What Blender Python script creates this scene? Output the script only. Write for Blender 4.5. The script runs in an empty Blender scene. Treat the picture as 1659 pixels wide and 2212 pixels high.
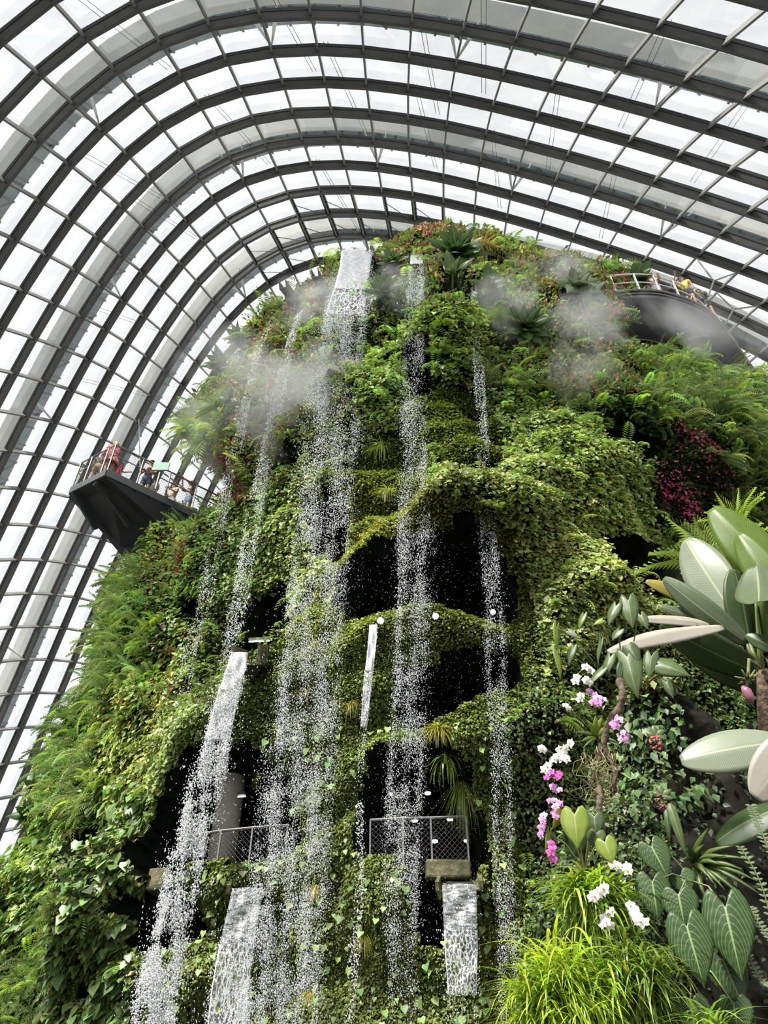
import bpy, math, random
import numpy as np
from mathutils import Vector, Matrix
from mathutils.bvhtree import BVHTree
rng=np.random.default_rng(7); random.seed(7)
# ---------------------------------------------------------------- camera, world, sun, exposure
F_PX=1665.0; PITCH=math.radians(42.4); CP,SP=math.cos(PITCH),math.sin(PITCH)
sc=bpy.context.scene; COL=sc.collection
cam=bpy.data.cameras.new('camera'); camo=bpy.data.objects.new('camera',cam); COL.objects.link(camo)
cam.sensor_fit='HORIZONTAL'; cam.sensor_width=36.0; cam.lens=36.0*F_PX/1659.0
cam.clip_start=0.05; cam.clip_end=600
camo.location=(0,0,0); camo.rotation_euler=(math.pi/2+PITCH,0,0)
sc.camera=camo
w=bpy.data.worlds.new('sky'); sc.world=w; w.use_nodes=True
nt=w.node_tree; nt.nodes.clear()
wo=nt.nodes.new('ShaderNodeOutputWorld'); bg=nt.nodes.new('ShaderNodeBackground')
tc=nt.nodes.new('ShaderNodeTexCoord'); nz=nt.nodes.new('ShaderNodeTexNoise'); cr=nt.nodes.new('ShaderNodeValToRGB')
nz.inputs['Scale'].default_value=2.2; nz.inputs['Detail'].default_value=6; nz.inputs['Roughness'].default_value=.6
cr.color_ramp.elements[0].position=.3; cr.color_ramp.elements[0].color=(.90,.905,.92,1)
cr.color_ramp.elements[1].position=.65; cr.color_ramp.elements[1].color=(1,.995,.99,1)
nt.links.new(tc.outputs['Generated'],nz.inputs['Vector']); nt.links.new(nz.outputs['Fac'],cr.inputs['Fac'])
nt.links.new(cr.outputs['Color'],bg.inputs['Color']); bg.inputs['Strength'].default_value=.95
nt.links.new(bg.outputs[0],wo.inputs[0])
sun=bpy.data.lights.new('sun','SUN'); sun.energy=7.5; sun.angle=math.radians(9); sun.color=(1,.97,.9)
suno=bpy.data.objects.new('sun',sun); COL.objects.link(suno); suno.location=(-20,-20,80)
suno.rotation_euler=Vector((-.42,-.50,.95)).to_track_quat('Z','Y').to_euler()
sc.view_settings.view_transform='Standard'; sc.view_settings.look='None'
sc.view_settings.exposure=0.28; sc.view_settings.gamma=1.0; sc.view_settings.use_curve_mapping=False
sc.cycles.transparent_max_bounces=14; sc.cycles.max_bounces=6; sc.cycles.diffuse_bounces=2
sc.cycles.glossy_bounces=2; sc.cycles.transmission_bounces=3; sc.cycles.volume_bounces=1
sc.cycles.volume_step_rate=2.0; sc.cycles.volume_max_steps=48; sc.cycles.caustics_reflective=False; sc.cycles.caustics_refractive=False
sc.cycles.sample_clamp_indirect=4
# ---------------------------------------------------------------- pixel <-> world helpers
def ray(u,v):
    x=(u-829.5)/F_PX; y=(1106.0-v)/F_PX
    d=np.array([x,CP-y*SP,SP+y*CP]); return d/np.linalg.norm(d)
def at(u,v,d): return ray(u,v)*d
def at_h(u,v,h):
    r=ray(u,v); return r*(h/math.hypot(r[0],r[1]))
def at_z(u,v,z):
    r=ray(u,v); return r*(z/r[2])
def proj(P):
    P=np.asarray(P,float); z=P[...,1]*CP+P[...,2]*SP; y=-P[...,1]*SP+P[...,2]*CP
    return 829.5+F_PX*P[...,0]/z, 1106-F_PX*y/z
def inpoly(u,v,poly):
    u=np.asarray(u,float); v=np.asarray(v,float); r=np.zeros(u.shape,bool); n=len(poly)
    for i in range(n):
        x1,y1=poly[i]; x2,y2=poly[(i+1)%n]
        if y1==y2: continue
        r^=((y1>v)!=(y2>v))&(u<(x2-x1)*(v-y1)/(y2-y1)+x1)
    return r
def nrm(a): 
    a=np.asarray(a,float); return a/(np.linalg.norm(a,axis=-1,keepdims=True)+1e-9)
# ---------------------------------------------------------------- object helpers
def tag(o,label=None,cat=None,group=None,kind=None):
    if label: o['label']=label
    if cat: o['category']=cat
    if group: o['group']=group
    if kind: o['kind']=kind
    return o
def empty(name,loc=(0,0,0),rz=0,label=None,cat=None,group=None,kind=None):
    o=bpy.data.objects.new(name,None); COL.objects.link(o); o.location=tuple(loc); o.rotation_euler=(0,0,rz)
    o.empty_display_size=.2
    return tag(o,label,cat,group,kind)
def wm(o):
    m=Matrix.LocRotScale(o.location,o.rotation_euler,o.scale)
    return m if o.parent is None else wm(o.parent)@o.matrix_parent_inverse@m
def link(name,me,mat=None,parent=None):
    o=bpy.data.objects.new(name,me); COL.objects.link(o)
    if mat is not None and not me.materials: me.materials.append(mat)
    if parent is not None:
        o.parent=parent
        o.matrix_parent_inverse=wm(parent).inverted()   # geometry is written in world space
    return o
def np_mesh(name,V,Fc,smooth=False,tint=None,uv=None):
    V=np.asarray(V,np.float32).reshape(-1,3); Fc=np.asarray(Fc,np.int32); n,k=Fc.shape
    me=bpy.data.meshes.new(name); me.vertices.add(len(V)); me.vertices.foreach_set('co',V.ravel())
    me.loops.add(n*k); me.loops.foreach_set('vertex_index',Fc.ravel())
    me.polygons.add(n); me.polygons.foreach_set('loop_start',np.arange(0,n*k,k,dtype=np.int32))
    if tint is not None:
        at_=me.color_attributes.new('tint','FLOAT_COLOR','POINT')
        t=np.ones((len(V),4),np.float32); t[:,:3]=tint; at_.data.foreach_set('color',t.ravel())
    if uv is not None:
        l=me.uv_layers.new(name='UVMap'); l.data.foreach_set('uv',np.asarray(uv,np.float32)[Fc.ravel()].ravel())
    me.update(calc_edges=True)
    if smooth: me.polygons.foreach_set('use_smooth',np.ones(n,bool))
    return me
class MB:
    def __init__(s): s.v=[]; s.f=[]
    def add(s,V,Fs):
        b=len(s.v); s.v+= [tuple(map(float,p)) for p in V]; s.f+=[tuple(b+i for i in f) for f in Fs]; return s
    def hexa(s,c): # 8 corners: bottom 4, top 4
        return s.add(c,[(0,3,2,1),(4,5,6,7),(0,1,5,4),(1,2,6,5),(2,3,7,6),(3,0,4,7)])
    def box(s,c,sz,R=None):
        c=np.asarray(c,float); h=np.asarray(sz,float)/2
        P=np.array([(-1,-1,-1),(1,-1,-1),(1,1,-1),(-1,1,-1),(-1,-1,1),(1,-1,1),(1,1,1),(-1,1,1)])*h
        if R is not None: P=P@np.asarray(R).T
        return s.hexa(P+c)
    def bar(s,a,b,wd,dp=None,up=(0,0,1)):
        a=np.asarray(a,float); b=np.asarray(b,float); dp=dp or wd
        y=nrm(b-a); x=np.cross(y,up); 
        if np.linalg.norm(x)<1e-4: x=np.cross(y,(1,0,0))
        x=nrm(x); z=np.cross(x,y); x=x*wd/2; z=z*dp/2
        return s.hexa([a-x-z,a+x-z,a+x+z,a-x+z,b-x-z,b+x-z,b+x+z,b-x+z])
    def tube(s,pts,r,n=6,cap=True):
        pts=[np.asarray(p,float) for p in pts]; m=len(pts); rr=r if hasattr(r,'__len__') else [r]*m
        V=[];Fs=[]; ref=None
        for i,p in enumerate(pts):
            t=nrm(pts[min(i+1,m-1)]-pts[max(i-1,0)])
            if ref is None: ref=np.cross(t,(0,0,1)) if abs(t[2])<.9 else np.cross(t,(1,0,0))
            x=nrm(ref-t*np.dot(ref,t)); ref=x; y=np.cross(t,x)
            for k in range(n):
                a=2*math.pi*k/n; V.append(p+(x*math.cos(a)+y*math.sin(a))*rr[i])
        for i in range(m-1):
            for k in range(n): Fs.append((i*n+k,i*n+(k+1)%n,(i+1)*n+(k+1)%n,(i+1)*n+k))
        if cap: Fs.append(tuple(range(n-1,-1,-1))); Fs.append(tuple((m-1)*n+k for k in range(n)))
        return s.add(V,Fs)
    def ball(s,c,r,nu=8,nv=5):
        c=np.asarray(c,float); r=np.asarray(r,float)*np.ones(3); V=[c+(0,0,r[2])]; Fs=[]
        for j in range(1,nv):
            th=math.pi*j/nv
            for k in range(nu):
                a=2*math.pi*k/nu; V.append(c+np.array([math.sin(th)*math.cos(a),math.sin(th)*math.sin(a),math.cos(th)])*r)
        V.append(c-(0,0,r[2])); L=len(V)-1
        for k in range(nu): Fs.append((0,1+k,1+(k+1)%nu)); Fs.append((L,L-nu+(k+1)%nu,L-nu+k))
        for j in range(nv-2):
            for k in range(nu): Fs.append((1+j*nu+k,1+(j+1)*nu+k,1+(j+1)*nu+(k+1)%nu,1+j*nu+(k+1)%nu))
        return s.add(V,Fs)
    def build(s,name,mat,parent=None,smooth=False):
        me=bpy.data.meshes.new(name); me.from_pydata(s.v,[],s.f); me.update()
        if smooth: me.polygons.foreach_set('use_smooth',np.ones(len(me.polygons),bool))
        return link(name,me,mat,parent)
# ---------------------------------------------------------------- materials
def newmat(name):
    m=bpy.data.materials.new(name); m.use_nodes=True; t=m.node_tree; t.nodes.clear()
    o=t.nodes.new('ShaderNodeOutputMaterial'); return m,t,o
def mat(name,c,rough=.6,metal=0.,c2=None,scale=6.,emit=None,bump=0.):
    m,t,o=newmat(name); b=t.nodes.new('ShaderNodeBsdfPrincipled'); t.links.new(b.outputs[0],o.inputs[0])
    b.inputs['Roughness'].default_value=rough; b.inputs['Metallic'].default_value=metal
    b.inputs['Base Color'].default_value=(*c,1)
    if c2 is not None or bump:
        g=t.nodes.new('ShaderNodeNewGeometry'); n=t.nodes.new('ShaderNodeTexNoise'); n.inputs['Scale'].default_value=scale; n.inputs['Detail'].default_value=5
        t.links.new(g.outputs['Position'],n.inputs['Vector'])
        if c2 is not None:
            r=t.nodes.new('ShaderNodeValToRGB'); r.color_ramp.elements[0].color=(*c,1); r.color_ramp.elements[1].color=(*c2,1)
            r.color_ramp.elements[0].position=.38; r.color_ramp.elements[1].position=.64
            t.links.new(n.outputs['Fac'],r.inputs['Fac']); t.links.new(r.outputs['Color'],b.inputs['Base Color'])
        if bump:
            bp=t.nodes.new('ShaderNodeBump'); bp.inputs['Strength'].default_value=bump; bp.inputs['Distance'].default_value=.1
            t.links.new(n.outputs['Fac'],bp.inputs['Height']); t.links.new(bp.outputs[0],b.inputs['Normal'])
    if emit: b.inputs['Emission Color'].default_value=(*c,1); b.inputs['Emission Strength'].default_value=emit
    return m
def leafmat(name,trans=.3,rough=.45,gloss=.03):
    m,t,o=newmat(name); a=t.nodes.new('ShaderNodeAttribute'); a.attribute_name='tint'
    d=t.nodes.new('ShaderNodeBsdfDiffuse'); tr=t.nodes.new('ShaderNodeBsdfTranslucent'); gl=t.nodes.new('ShaderNodeBsdfGlossy')
    gl.inputs['Roughness'].default_value=rough
    br=t.nodes.new('ShaderNodeMix'); br.data_type='RGBA'; br.blend_type='MULTIPLY'; br.inputs[0].default_value=1
    br.inputs[7].default_value=(1.15,1.25,.6,1); t.links.new(a.outputs['Color'],br.inputs[6])
    t.links.new(a.outputs['Color'],d.inputs['Color']); t.links.new(br.outputs[2],tr.inputs['Color'])
    m1=t.nodes.new('ShaderNodeMixShader'); m1.inputs[0].default_value=trans
    t.links.new(d.outputs[0],m1.inputs[1]); t.links.new(tr.outputs[0],m1.inputs[2])
    m2=t.nodes.new('ShaderNodeMixShader'); m2.inputs[0].default_value=gloss
    t.links.new(m1.outputs[0],m2.inputs[1]); t.links.new(gl.outputs[0],m2.inputs[2]); t.links.new(m2.outputs[0],o.inputs[0])
    return m
def bigleafmat(name,c,c2,nv=12,slant=.5,vw=.12,trans=.3,rib=(.55,.62,.35),gloss=.08,back=None):
    # UV: x = across (-1..1 mapped 0..1), y = along. midrib and side veins are part of the leaf's colour
    m,t,o=newmat(name); N=t.nodes.new; L=t.links.new
    uv=N('ShaderNodeUVMap'); uv.uv_map='UVMap'; sp=N('ShaderNodeSeparateXYZ'); L(uv.outputs[0],sp.inputs[0])
    def M(op,a,b=None,c=None):
        n=N('ShaderNodeMath'); n.operation=op
        for i,x in enumerate((a,b,c)):
            if x is None: continue
            if isinstance(x,(int,float)): n.inputs[i].default_value=x
            else: L(x,n.inputs[i])
        return n.outputs[0]
    ax=M('ABSOLUTE',M('MULTIPLY_ADD',sp.outputs[0],2.0,-1.0))
    ph=M('MULTIPLY',M('SUBTRACT',sp.outputs[1],M('MULTIPLY',M('POWER',ax,1.3),slant)),nv)
    fr=M('PINGPONG',ph,.5)                       # 0 on a vein, .5 between
    vein=M('LESS_THAN',fr,vw*.5); rb=M('LESS_THAN',ax,.045)
    mask=M('MAXIMUM',M('MULTIPLY',vein,.6),rb)
    g=N('ShaderNodeNewGeometry'); nz=N('ShaderNodeTexNoise'); nz.inputs['Scale'].default_value=9; L(g.outputs['Position'],nz.inputs['Vector'])
    mx=N('ShaderNodeMix'); mx.data_type='RGBA'; mx.inputs[6].default_value=(*c,1); mx.inputs[7].default_value=(*c2,1); L(nz.outputs['Fac'],mx.inputs[0])
    m2=N('ShaderNodeMix'); m2.data_type='RGBA'; L(mask,m2.inputs[0]); L(mx.outputs[2],m2.inputs[6]); m2.inputs[7].default_value=(*rib,1)
    col=m2.outputs[2]
    if back is not None:
        m3=N('ShaderNodeMix'); m3.data_type='RGBA'; L(g.outputs['Backfacing'],m3.inputs[0]); L(col,m3.inputs[6]); m3.inputs[7].default_value=(*back,1); col=m3.outputs[2]
    d=N('ShaderNodeBsdfDiffuse'); tr=N('ShaderNodeBsdfTranslucent'); gl=N('ShaderNodeBsdfGlossy'); gl.inputs['Roughness'].default_value=.4
    L(col,d.inputs[0]); L(col,tr.inputs[0])
    s1=N('ShaderNodeMixShader'); s1.inputs[0].default_value=trans; L(d.outputs[0],s1.inputs[1]); L(tr.outputs[0],s1.inputs[2])
    s2=N('ShaderNodeMixShader'); s2.inputs[0].default_value=gloss; L(s1.outputs[0],s2.inputs[1]); L(gl.outputs[0],s2.inputs[2]); L(s2.outputs[0],o.inputs[0])
    return m
def glassmat(name,tintc=(.975,.985,.985),refl=.05):
    m,t,o=newmat(name); a=t.nodes.new('ShaderNodeBsdfTransparent'); a.inputs[0].default_value=(*tintc,1)
    g=t.nodes.new('ShaderNodeBsdfGlossy'); g.inputs['Roughness'].default_value=.06
    mx=t.nodes.new('ShaderNodeMixShader'); lw=t.nodes.new('ShaderNodeLayerWeight'); lw.inputs[0].default_value=.25
    g0=t.nodes.new('ShaderNodeNewGeometry'); n0=t.nodes.new('ShaderNodeTexNoise'); n0.inputs['Scale'].default_value=.55; n0.inputs['Detail'].default_value=6; n0.inputs['Distortion'].default_value=1.2
    mp0=t.nodes.new('ShaderNodeMapping'); mp0.inputs['Scale'].default_value=(1,1,.35); t.links.new(g0.outputs['Position'],mp0.inputs[0]); t.links.new(mp0.outputs[0],n0.inputs['Vector'])
    r0=t.nodes.new('ShaderNodeValToRGB'); r0.color_ramp.elements[0].position=.36; r0.color_ramp.elements[1].position=.56
    r0.color_ramp.elements[0].color=(tintc[0]-.045,tintc[1]-.04,tintc[2]-.03,1); r0.color_ramp.elements[1].color=(*tintc,1)
    t.links.new(n0.outputs['Fac'],r0.inputs[0]); t.links.new(r0.outputs[0],a.inputs[0])
    ma=t.nodes.new('ShaderNodeMath'); ma.operation='MULTIPLY_ADD'; ma.inputs[1].default_value=.3; ma.inputs[2].default_value=refl*.4
    t.links.new(lw.outputs['Facing'],ma.inputs[0]); t.links.new(ma.outputs[0],mx.inputs[0])
    t.links.new(a.outputs[0],mx.inputs[1]); t.links.new(g.outputs[0],mx.inputs[2]); t.links.new(mx.outputs[0],o.inputs[0])
    return m
M={}
M['rib']=mat('painted_steel',(.062,.060,.053),.5,c2=(.045,.043,.038),scale=1.5)
M['rib_dark']=mat('dark_recess_and_frame',(.03,.032,.036),.6)
M['purlin']=mat('purlin_steel',(.17,.165,.15),.45,c2=(.12,.115,.105),scale=2)
M['glass']=glassmat('dome_glass')
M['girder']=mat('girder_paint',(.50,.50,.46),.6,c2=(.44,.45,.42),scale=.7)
M['girder_under']=mat('girder_underside_shade',(.27,.38,.42),.35,c2=(.42,.52,.56),scale=1.4)  # shade and glass tint of the beige underside painted as teal
M['strut']=mat('white_steel',(.75,.76,.74),.4)
M['cable']=mat('cable_steel',(.12,.12,.14),.4,.6)
M['rock']=mat('planting_core_shade',(.004,.005,.003),1.0,c2=(.010,.013,.006),scale=3,bump=.4)  # darkness of caves and hollows put into a near-black colour
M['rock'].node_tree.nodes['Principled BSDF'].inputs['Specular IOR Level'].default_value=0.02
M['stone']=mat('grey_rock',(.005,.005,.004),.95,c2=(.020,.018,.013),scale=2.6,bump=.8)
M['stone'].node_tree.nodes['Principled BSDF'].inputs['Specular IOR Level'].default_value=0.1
M['soil']=mat('soil',(.03,.025,.018),.95,c2=(.05,.04,.03),scale=5)
M['concrete']=mat('concrete',(.40,.39,.35),.8,c2=(.30,.29,.25),scale=2.5)
M['wetcon']=mat('mossy_concrete',(.045,.055,.018),.8,c2=(.15,.13,.07),scale=6,bump=.5)
M['steel']=mat('galvanised_steel',(.17,.165,.155),.5,.3)
M['beam']=mat('weathered_channel',(.17,.155,.135),.6,c2=(.09,.085,.08),scale=7)
M['deck']=mat('black_steel',(.012,.013,.016),.6)
M['deckedge']=mat('deck_edge_steel',(.07,.075,.08),.5)
M['lamp']=mat('lamp_glow',(1,.96,.86),.5,emit=9)
M['leaf']=leafmat('small_leaves'); M['fern']=leafmat('fern_green',.36,.5,.015)
M['gloss']=leafmat('glossy_leaves',.22,.4,.035)
M['petal']=leafmat('petals',.3,.5,.02)
# ================================================================ THE DOME (structure)
# grid nodes: arch -> (line, x, y); turned into points of one ellipsoidal shell
NODES={
0:[(8,4,98),(9,115,8)],
1:[(7,2,257),(8,89,168),(9,186,89),(10,299,25),(17,1147,11),(18,1278,37),(19,1413,71),(20,1557,107)],
2:[(6,18,398),(7,86,313),(8,163,233),(9,252,160),(10,350,102),(11,455,65),(12,565,46),(13,672,41),(14,780,45),(15,888,57),(16,999,75),(17,1111,96),(18,1227,121),(19,1346,152),(20,1472,186),(21,1600,221)],
3:[(5,36,524),(6,93,442),(7,154,362),(8,224,289),(9,305,225),(10,397,173),(11,492,140),(12,590,122),(13,687,118),(14,786,122),(15,883,136),(16,983,152),(17,1083,174),(18,1187,198),(19,1294,223),(20,1405,253),(21,1522,287)],
4:[(3,8,713),(4,55,633),(5,106,556),(6,158,481),(7,215,410),(8,278,340),(9,352,282),(10,433,235),(11,523,207),(12,615,192),(13,703,187),(14,791,192),(15,881,204),(16,971,218),(17,1062,239),(18,1156,262),(19,1253,287),(20,1354,315),(21,1459,346),(22,1566,379)],
5:[(2,36,811),(3,77,736),(4,122,662),(5,168,590),(6,215,519),(7,268,455),(8,329,393),(9,395,338),(10,469,295),(11,549,268),(12,634,253),(13,717,252),(14,801,256),(15,881,268),(16,964,281),(17,1047,300),(18,1134,324),(19,1222,345),(20,1312,371),(21,1408,401),(22,1507,431),(23,1609,466)],
6:[(0,22,978),(1,61,902),(2,100,829),(3,140,758),(4,180,688),(5,222,624),(6,268,559),(7,315,498),(8,369,443),(9,430,389),(10,502,350),(11,578,324),(12,656,312),(13,733,310),(14,808,315),(15,882,325),(16,958,339),(17,1036,357),(18,1116,378),(19,1197,400),(20,1279,425),(21,1369,451),(22,1458,481),(23,1552,512),(24,1652,546)],
7:[(-2,14,1136),(-1,52,1058),(0,87,987),(1,123,916),(2,159,847),(3,195,781),(4,233,717),(5,271,656),(6,312,595),(7,358,539),(8,408,484),(9,465,439),(10,529,399),(11,604,378),(12,675,366),(13,745,364),(14,817,369),(15,887,381),(16,957,394),(17,1028,411),(18,1101,430),(19,1177,452),(20,1254,475),(21,1334,499),(22,1418,528),(23,1505,557),(24,1595,589)],
8:[(-4,5,1288),(-3,41,1212),(-2,77,1138),(-1,111,1068),(0,143,1000),(1,177,933),(2,211,866),(3,245,805),(4,278,746),(5,315,688),(6,353,631),(7,397,578),(8,441,527),(9,496,485),(10,558,451),(11,625,428),(12,693,419),(13,759,418),(15,892,431),(16,958,445),(17,1024,460),(18,1093,478),(19,1164,498),(20,1235,521),(21,1308,546),(22,1387,571),(23,1468,600),(24,1552,630),(25,1639,663)],
9:[(-6,0,1432),(-5,32,1358),(-4,68,1284),(-3,100,1213),(-2,133,1145),(-1,164,1080),(1,228,951),(2,258,892),(3,289,833),(4,322,776),(5,356,723),(6,393,668),(7,431,615),(8,475,572),(9,527,530),(10,584,498),(11,648,478),(12,711,468),(13,775,468),(15,896,483),(16,959,495),(17,1023,509),(18,1086,527),(19,1152,546),(22,1363,600),(23,1442,631),(24,1521,664),(25,1597,699)],
10:[(-7,28,1500),(-6,60,1427),(-5,90,1356),(-4,120,1287),(-3,150,1220),(-2,182,1156),(2,301,916),(3,330,859),(5,393,756),(6,429,706),(7,465,657),(8,507,613),(9,554,575),(10,610,544),(11,669,525),(12,729,516),(13,788,516)],
11:[(-9,16,1652),(-8,49,1576),(-7,82,1499),(-6,113,1427),(-5,142,1360),(-4,170,1294),(-3,200,1229),(-2,228,1169),(2,341,943),(3,370,889),(6,463,744),(7,498,697),(8,537,656),(9,582,620),(10,635,591),(11,689,571)],
12:[(-11,6,1799),(-10,38,1721),(-9,72,1645),(-8,104,1571),(-7,136,1500),(-6,164,1432),(-5,189,1367),(7,523,733),(8,565,700)],
}
EQ=(4.2565,39.4421,33.6291,53.7636,-0.2911,-6.0)
_cs,_sn=math.cos(EQ[4]),math.sin(EQ[4]); ER=np.array([[_cs,_sn,0],[-_sn,_cs,0],[0,0,1]])
EC=np.array([EQ[0],EQ[1],EQ[5]]); EA=np.array([EQ[2],EQ[3],50.])
def ell_hit(u,v):
    d=ray(u,v); o=(ER@(-EC))/EA; e=(ER@d)/EA
    A=e@e; B=2*(e@o); Cc=o@o-1; t=(-B+math.sqrt(B*B-4*A*Cc))/(2*A); return d*t
def to_s(P):
    U=(ER@(P-EC))/EA; return U[:2]/(1+U[2])
def from_s(S,off=0.):
    S=np.asarray(S,float); r2=(S**2).sum(-1,keepdims=True); z=(1-r2)/(1+r2)
    U=np.concatenate([S*(1+z),z],-1); P=EC+(U*EA)@ER
    if off is not 0.:
        n=nrm((U/EA)@ER); P=P+n*off
    return P
def s_norm(S):
    S=np.asarray(S,float); r2=(S**2).sum(-1,keepdims=True); z=(1-r2)/(1+r2)
    U=np.concatenate([S*(1+z),z],-1); return nrm((U/EA)@ER)
A0,A1,L0,L1=-2,18,-17,28
na,nl=A1-A0+1,L1-L0+1
def build_grid():
    n=na*nl; idx=lambda a,l:(a-A0)*nl+(l-L0)
    rows=[];rhs=[]
    AtA=np.zeros((n,n)); Atb=np.zeros((n,2))
    def addr(ix,cf,w,b=(0,0)):
        ix=np.array(ix); cf=np.array(cf,float)
        AtA[np.ix_(ix,ix)]+=w*np.outer(cf,cf); Atb[ix]+=w*np.outer(cf,b)
    for a in range(A0,A1+1):
        for l in range(L0,L1+1):
            if a+3<=A1: addr([idx(a+k,l) for k in range(4)],(-1,3,-3,1),.3)
            if l+3<=L1: addr([idx(a,l+k) for k in range(4)],(-1,3,-3,1),1.)
            if a+2<=A1: addr([idx(a+k,l) for k in range(3)],(1,-2,1),.02)
            if a+1<=A1 and l+2<=L1: addr([idx(a,l+k) for k in range(3)]+[idx(a+1,l+k) for k in range(3)],(1,-2,1,-1,2,-1),.6)
    for a in NODES:
        for (l,x,y) in NODES[a]: addr([idx(a,l)],[1.],12.,to_s(ell_hit(x,y)))
    return np.linalg.solve(AtA+1e-9*np.eye(n),Atb).reshape(na,nl,2)
GS=build_grid()
def gs(a,l):   # bilinear in grid space
    a=min(max(a-A0,0),na-1.001); l=min(max(l-L0,0),nl-1.001); i,j=int(a),int(l); p,q=a-i,l-j
    return (GS[i,j]*(1-p)*(1-q)+GS[i+1,j]*p*(1-q)+GS[i,j+1]*(1-p)*q+GS[i+1,j+1]*p*q)
GP=from_s(GS); GN=s_norm(GS); gu,gv=proj(GP)
FRONT=(GP[...,1]*CP+GP[...,2]*SP)>5
NEAR=FRONT&(gu>-330)&(gu<1990)&(gv>-330)&(gv<2260)&(GP[...,2]>-1.4)
dome=empty('ceiling',(4.3,39.4,-1.6),kind='structure',label='arched glass dome ceiling of dark steel ribs and clear panes above the planted mountain')
D_RIB=.55
def sweep(mb,pts,nor,side,prof):
    # prof: list of closed rectangles (s0,s1,o0,o1): across the member, outward
    for (s0,s1,o0,o1) in prof:
        V=[];Fs=[]
        for p,n,s in zip(pts,nor,side):
            V+= [p+s*s0+n*o0,p+s*s1+n*o0,p+s*s1+n*o1,p+s*s0+n*o1]
        m=len(pts)
        for i in range(m-1):
            for k in range(4): Fs.append((4*i+k,4*i+(k+1)%4,4*i+4+(k+1)%4,4*i+4+k))
        Fs+= [(3,2,1,0),(4*m-4,4*m-3,4*m-2,4*m-1)]
        mb.add(V,Fs)
for ia in range(na):
    js=[j for j in range(nl) if NEAR[ia,j]]
    if len(js)<3: continue
    j0,j1=min(js),max(js); P=GP[ia,j0:j1+1]; Nn=GN[ia,j0:j1+1]
    T=nrm(np.gradient(P,axis=0)); S=nrm(np.cross(T,Nn))
    mb=MB(); sweep(mb,P,Nn,S,[(-.085,.085,0,.33),(-.11,.11,.33,.345)])
    r=mb.build('arch_rib',M['rib'],dome)
    mb=MB(); sweep(mb,P,Nn,S,[(-.05,.05,.345,.52)]); mb.build('rib_recess_shade',M['rib_dark'],r)  # shaded recess between rib and glass, its shade put into a dark strip
for jl in range(nl):
    is_=[i for i in range(na) if NEAR[i,jl]]
    if len(is_)<2: continue
    i0,i1=min(is_),max(is_); P=GP[i0:i1+1,jl]; Nn=GN[i0:i1+1,jl]
    T=nrm(np.gradient(P,axis=0)); S=nrm(np.cross(T,Nn))
    mb=MB(); sweep(mb,P,Nn,S,[(-.04,.04,.08,.44)])
    mb.build('purlin_bar',M['purlin'],dome)
VENTS={(8,11),(8,12),(9,10),(9,11),(9,12),(9,13),(9,14),(9,9),(10,9),(10,10),(8,14),(8,15)}
panes=[]
for i in range(na-1):
    for j in range(nl-1):
        if not (NEAR[i,j] and NEAR[i+1,j] and NEAR[i,j+1] and NEAR[i+1,j+1]): continue
        Q=[(i,j),(i,j+1),(i+1,j+1),(i+1,j)]
        P=np.array([GP[q] for q in Q]); n=nrm(GN[i,j]+GN[i+1,j+1]); c=P.mean(0)
        pu,pv=proj(P); area=abs(sum(pu[k]*pv[(k+1)%4]-pu[(k+1)%4]*pv[k] for k in range(4)))/2
        inside=(pu.max()>0)&(pu.min()<1659)&(pv.max()>0)&(pv.min()<1900)
        V=[c+(p-c)*.985+n*.45 for p in P]+[c+(p-c)*.985+n*.475 for p in P]
        panes.append((-(area if inside else area*.001),V,(i+A0,j+L0)))
panes.sort(key=lambda t:t[0])
rest=MB()
for k,(ar,V,key) in enumerate(panes):
    if k<296:
        mb=MB(); mb.hexa(V); mb.build('glass_pane',M['glass'],dome)
    else: rest.hexa(V)
tag(rest.build('glass_pane_field',M['glass'],dome),kind='stuff')
for (a,l) in sorted(VENTS):   # opened roof vents: black inner frame with a stay
    i,j=a-A0,l-L0; P=np.array([GP[i,j],GP[i,j+1],GP[i+1,j+1],GP[i+1,j]]); n=GN[i,j]; c=P.mean(0)
    Q=[c+(p-c)*.94+n*.36 for p in P]; mb=MB()
    for k in range(4): mb.bar(Q[k],Q[(k+1)%4],.13 if k in(1,3) else .09,.28,up=n)
    v=mb.build('roof_vent_frame',M['rib_dark'],dome)
    mb=MB(); mb.bar(Q[0]*.55+Q[3]*.45-n*.1,c*.4+Q[2]*.6-n*.25,.03)
    for t_ in (.25,.5,.75): mb.box(Q[0]*(1-t_)+Q[3]*t_-n*.17,(.09,.09,.09))
    mb.build('vent_stay',M['cable'],v)['kind']='stuff'
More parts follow.
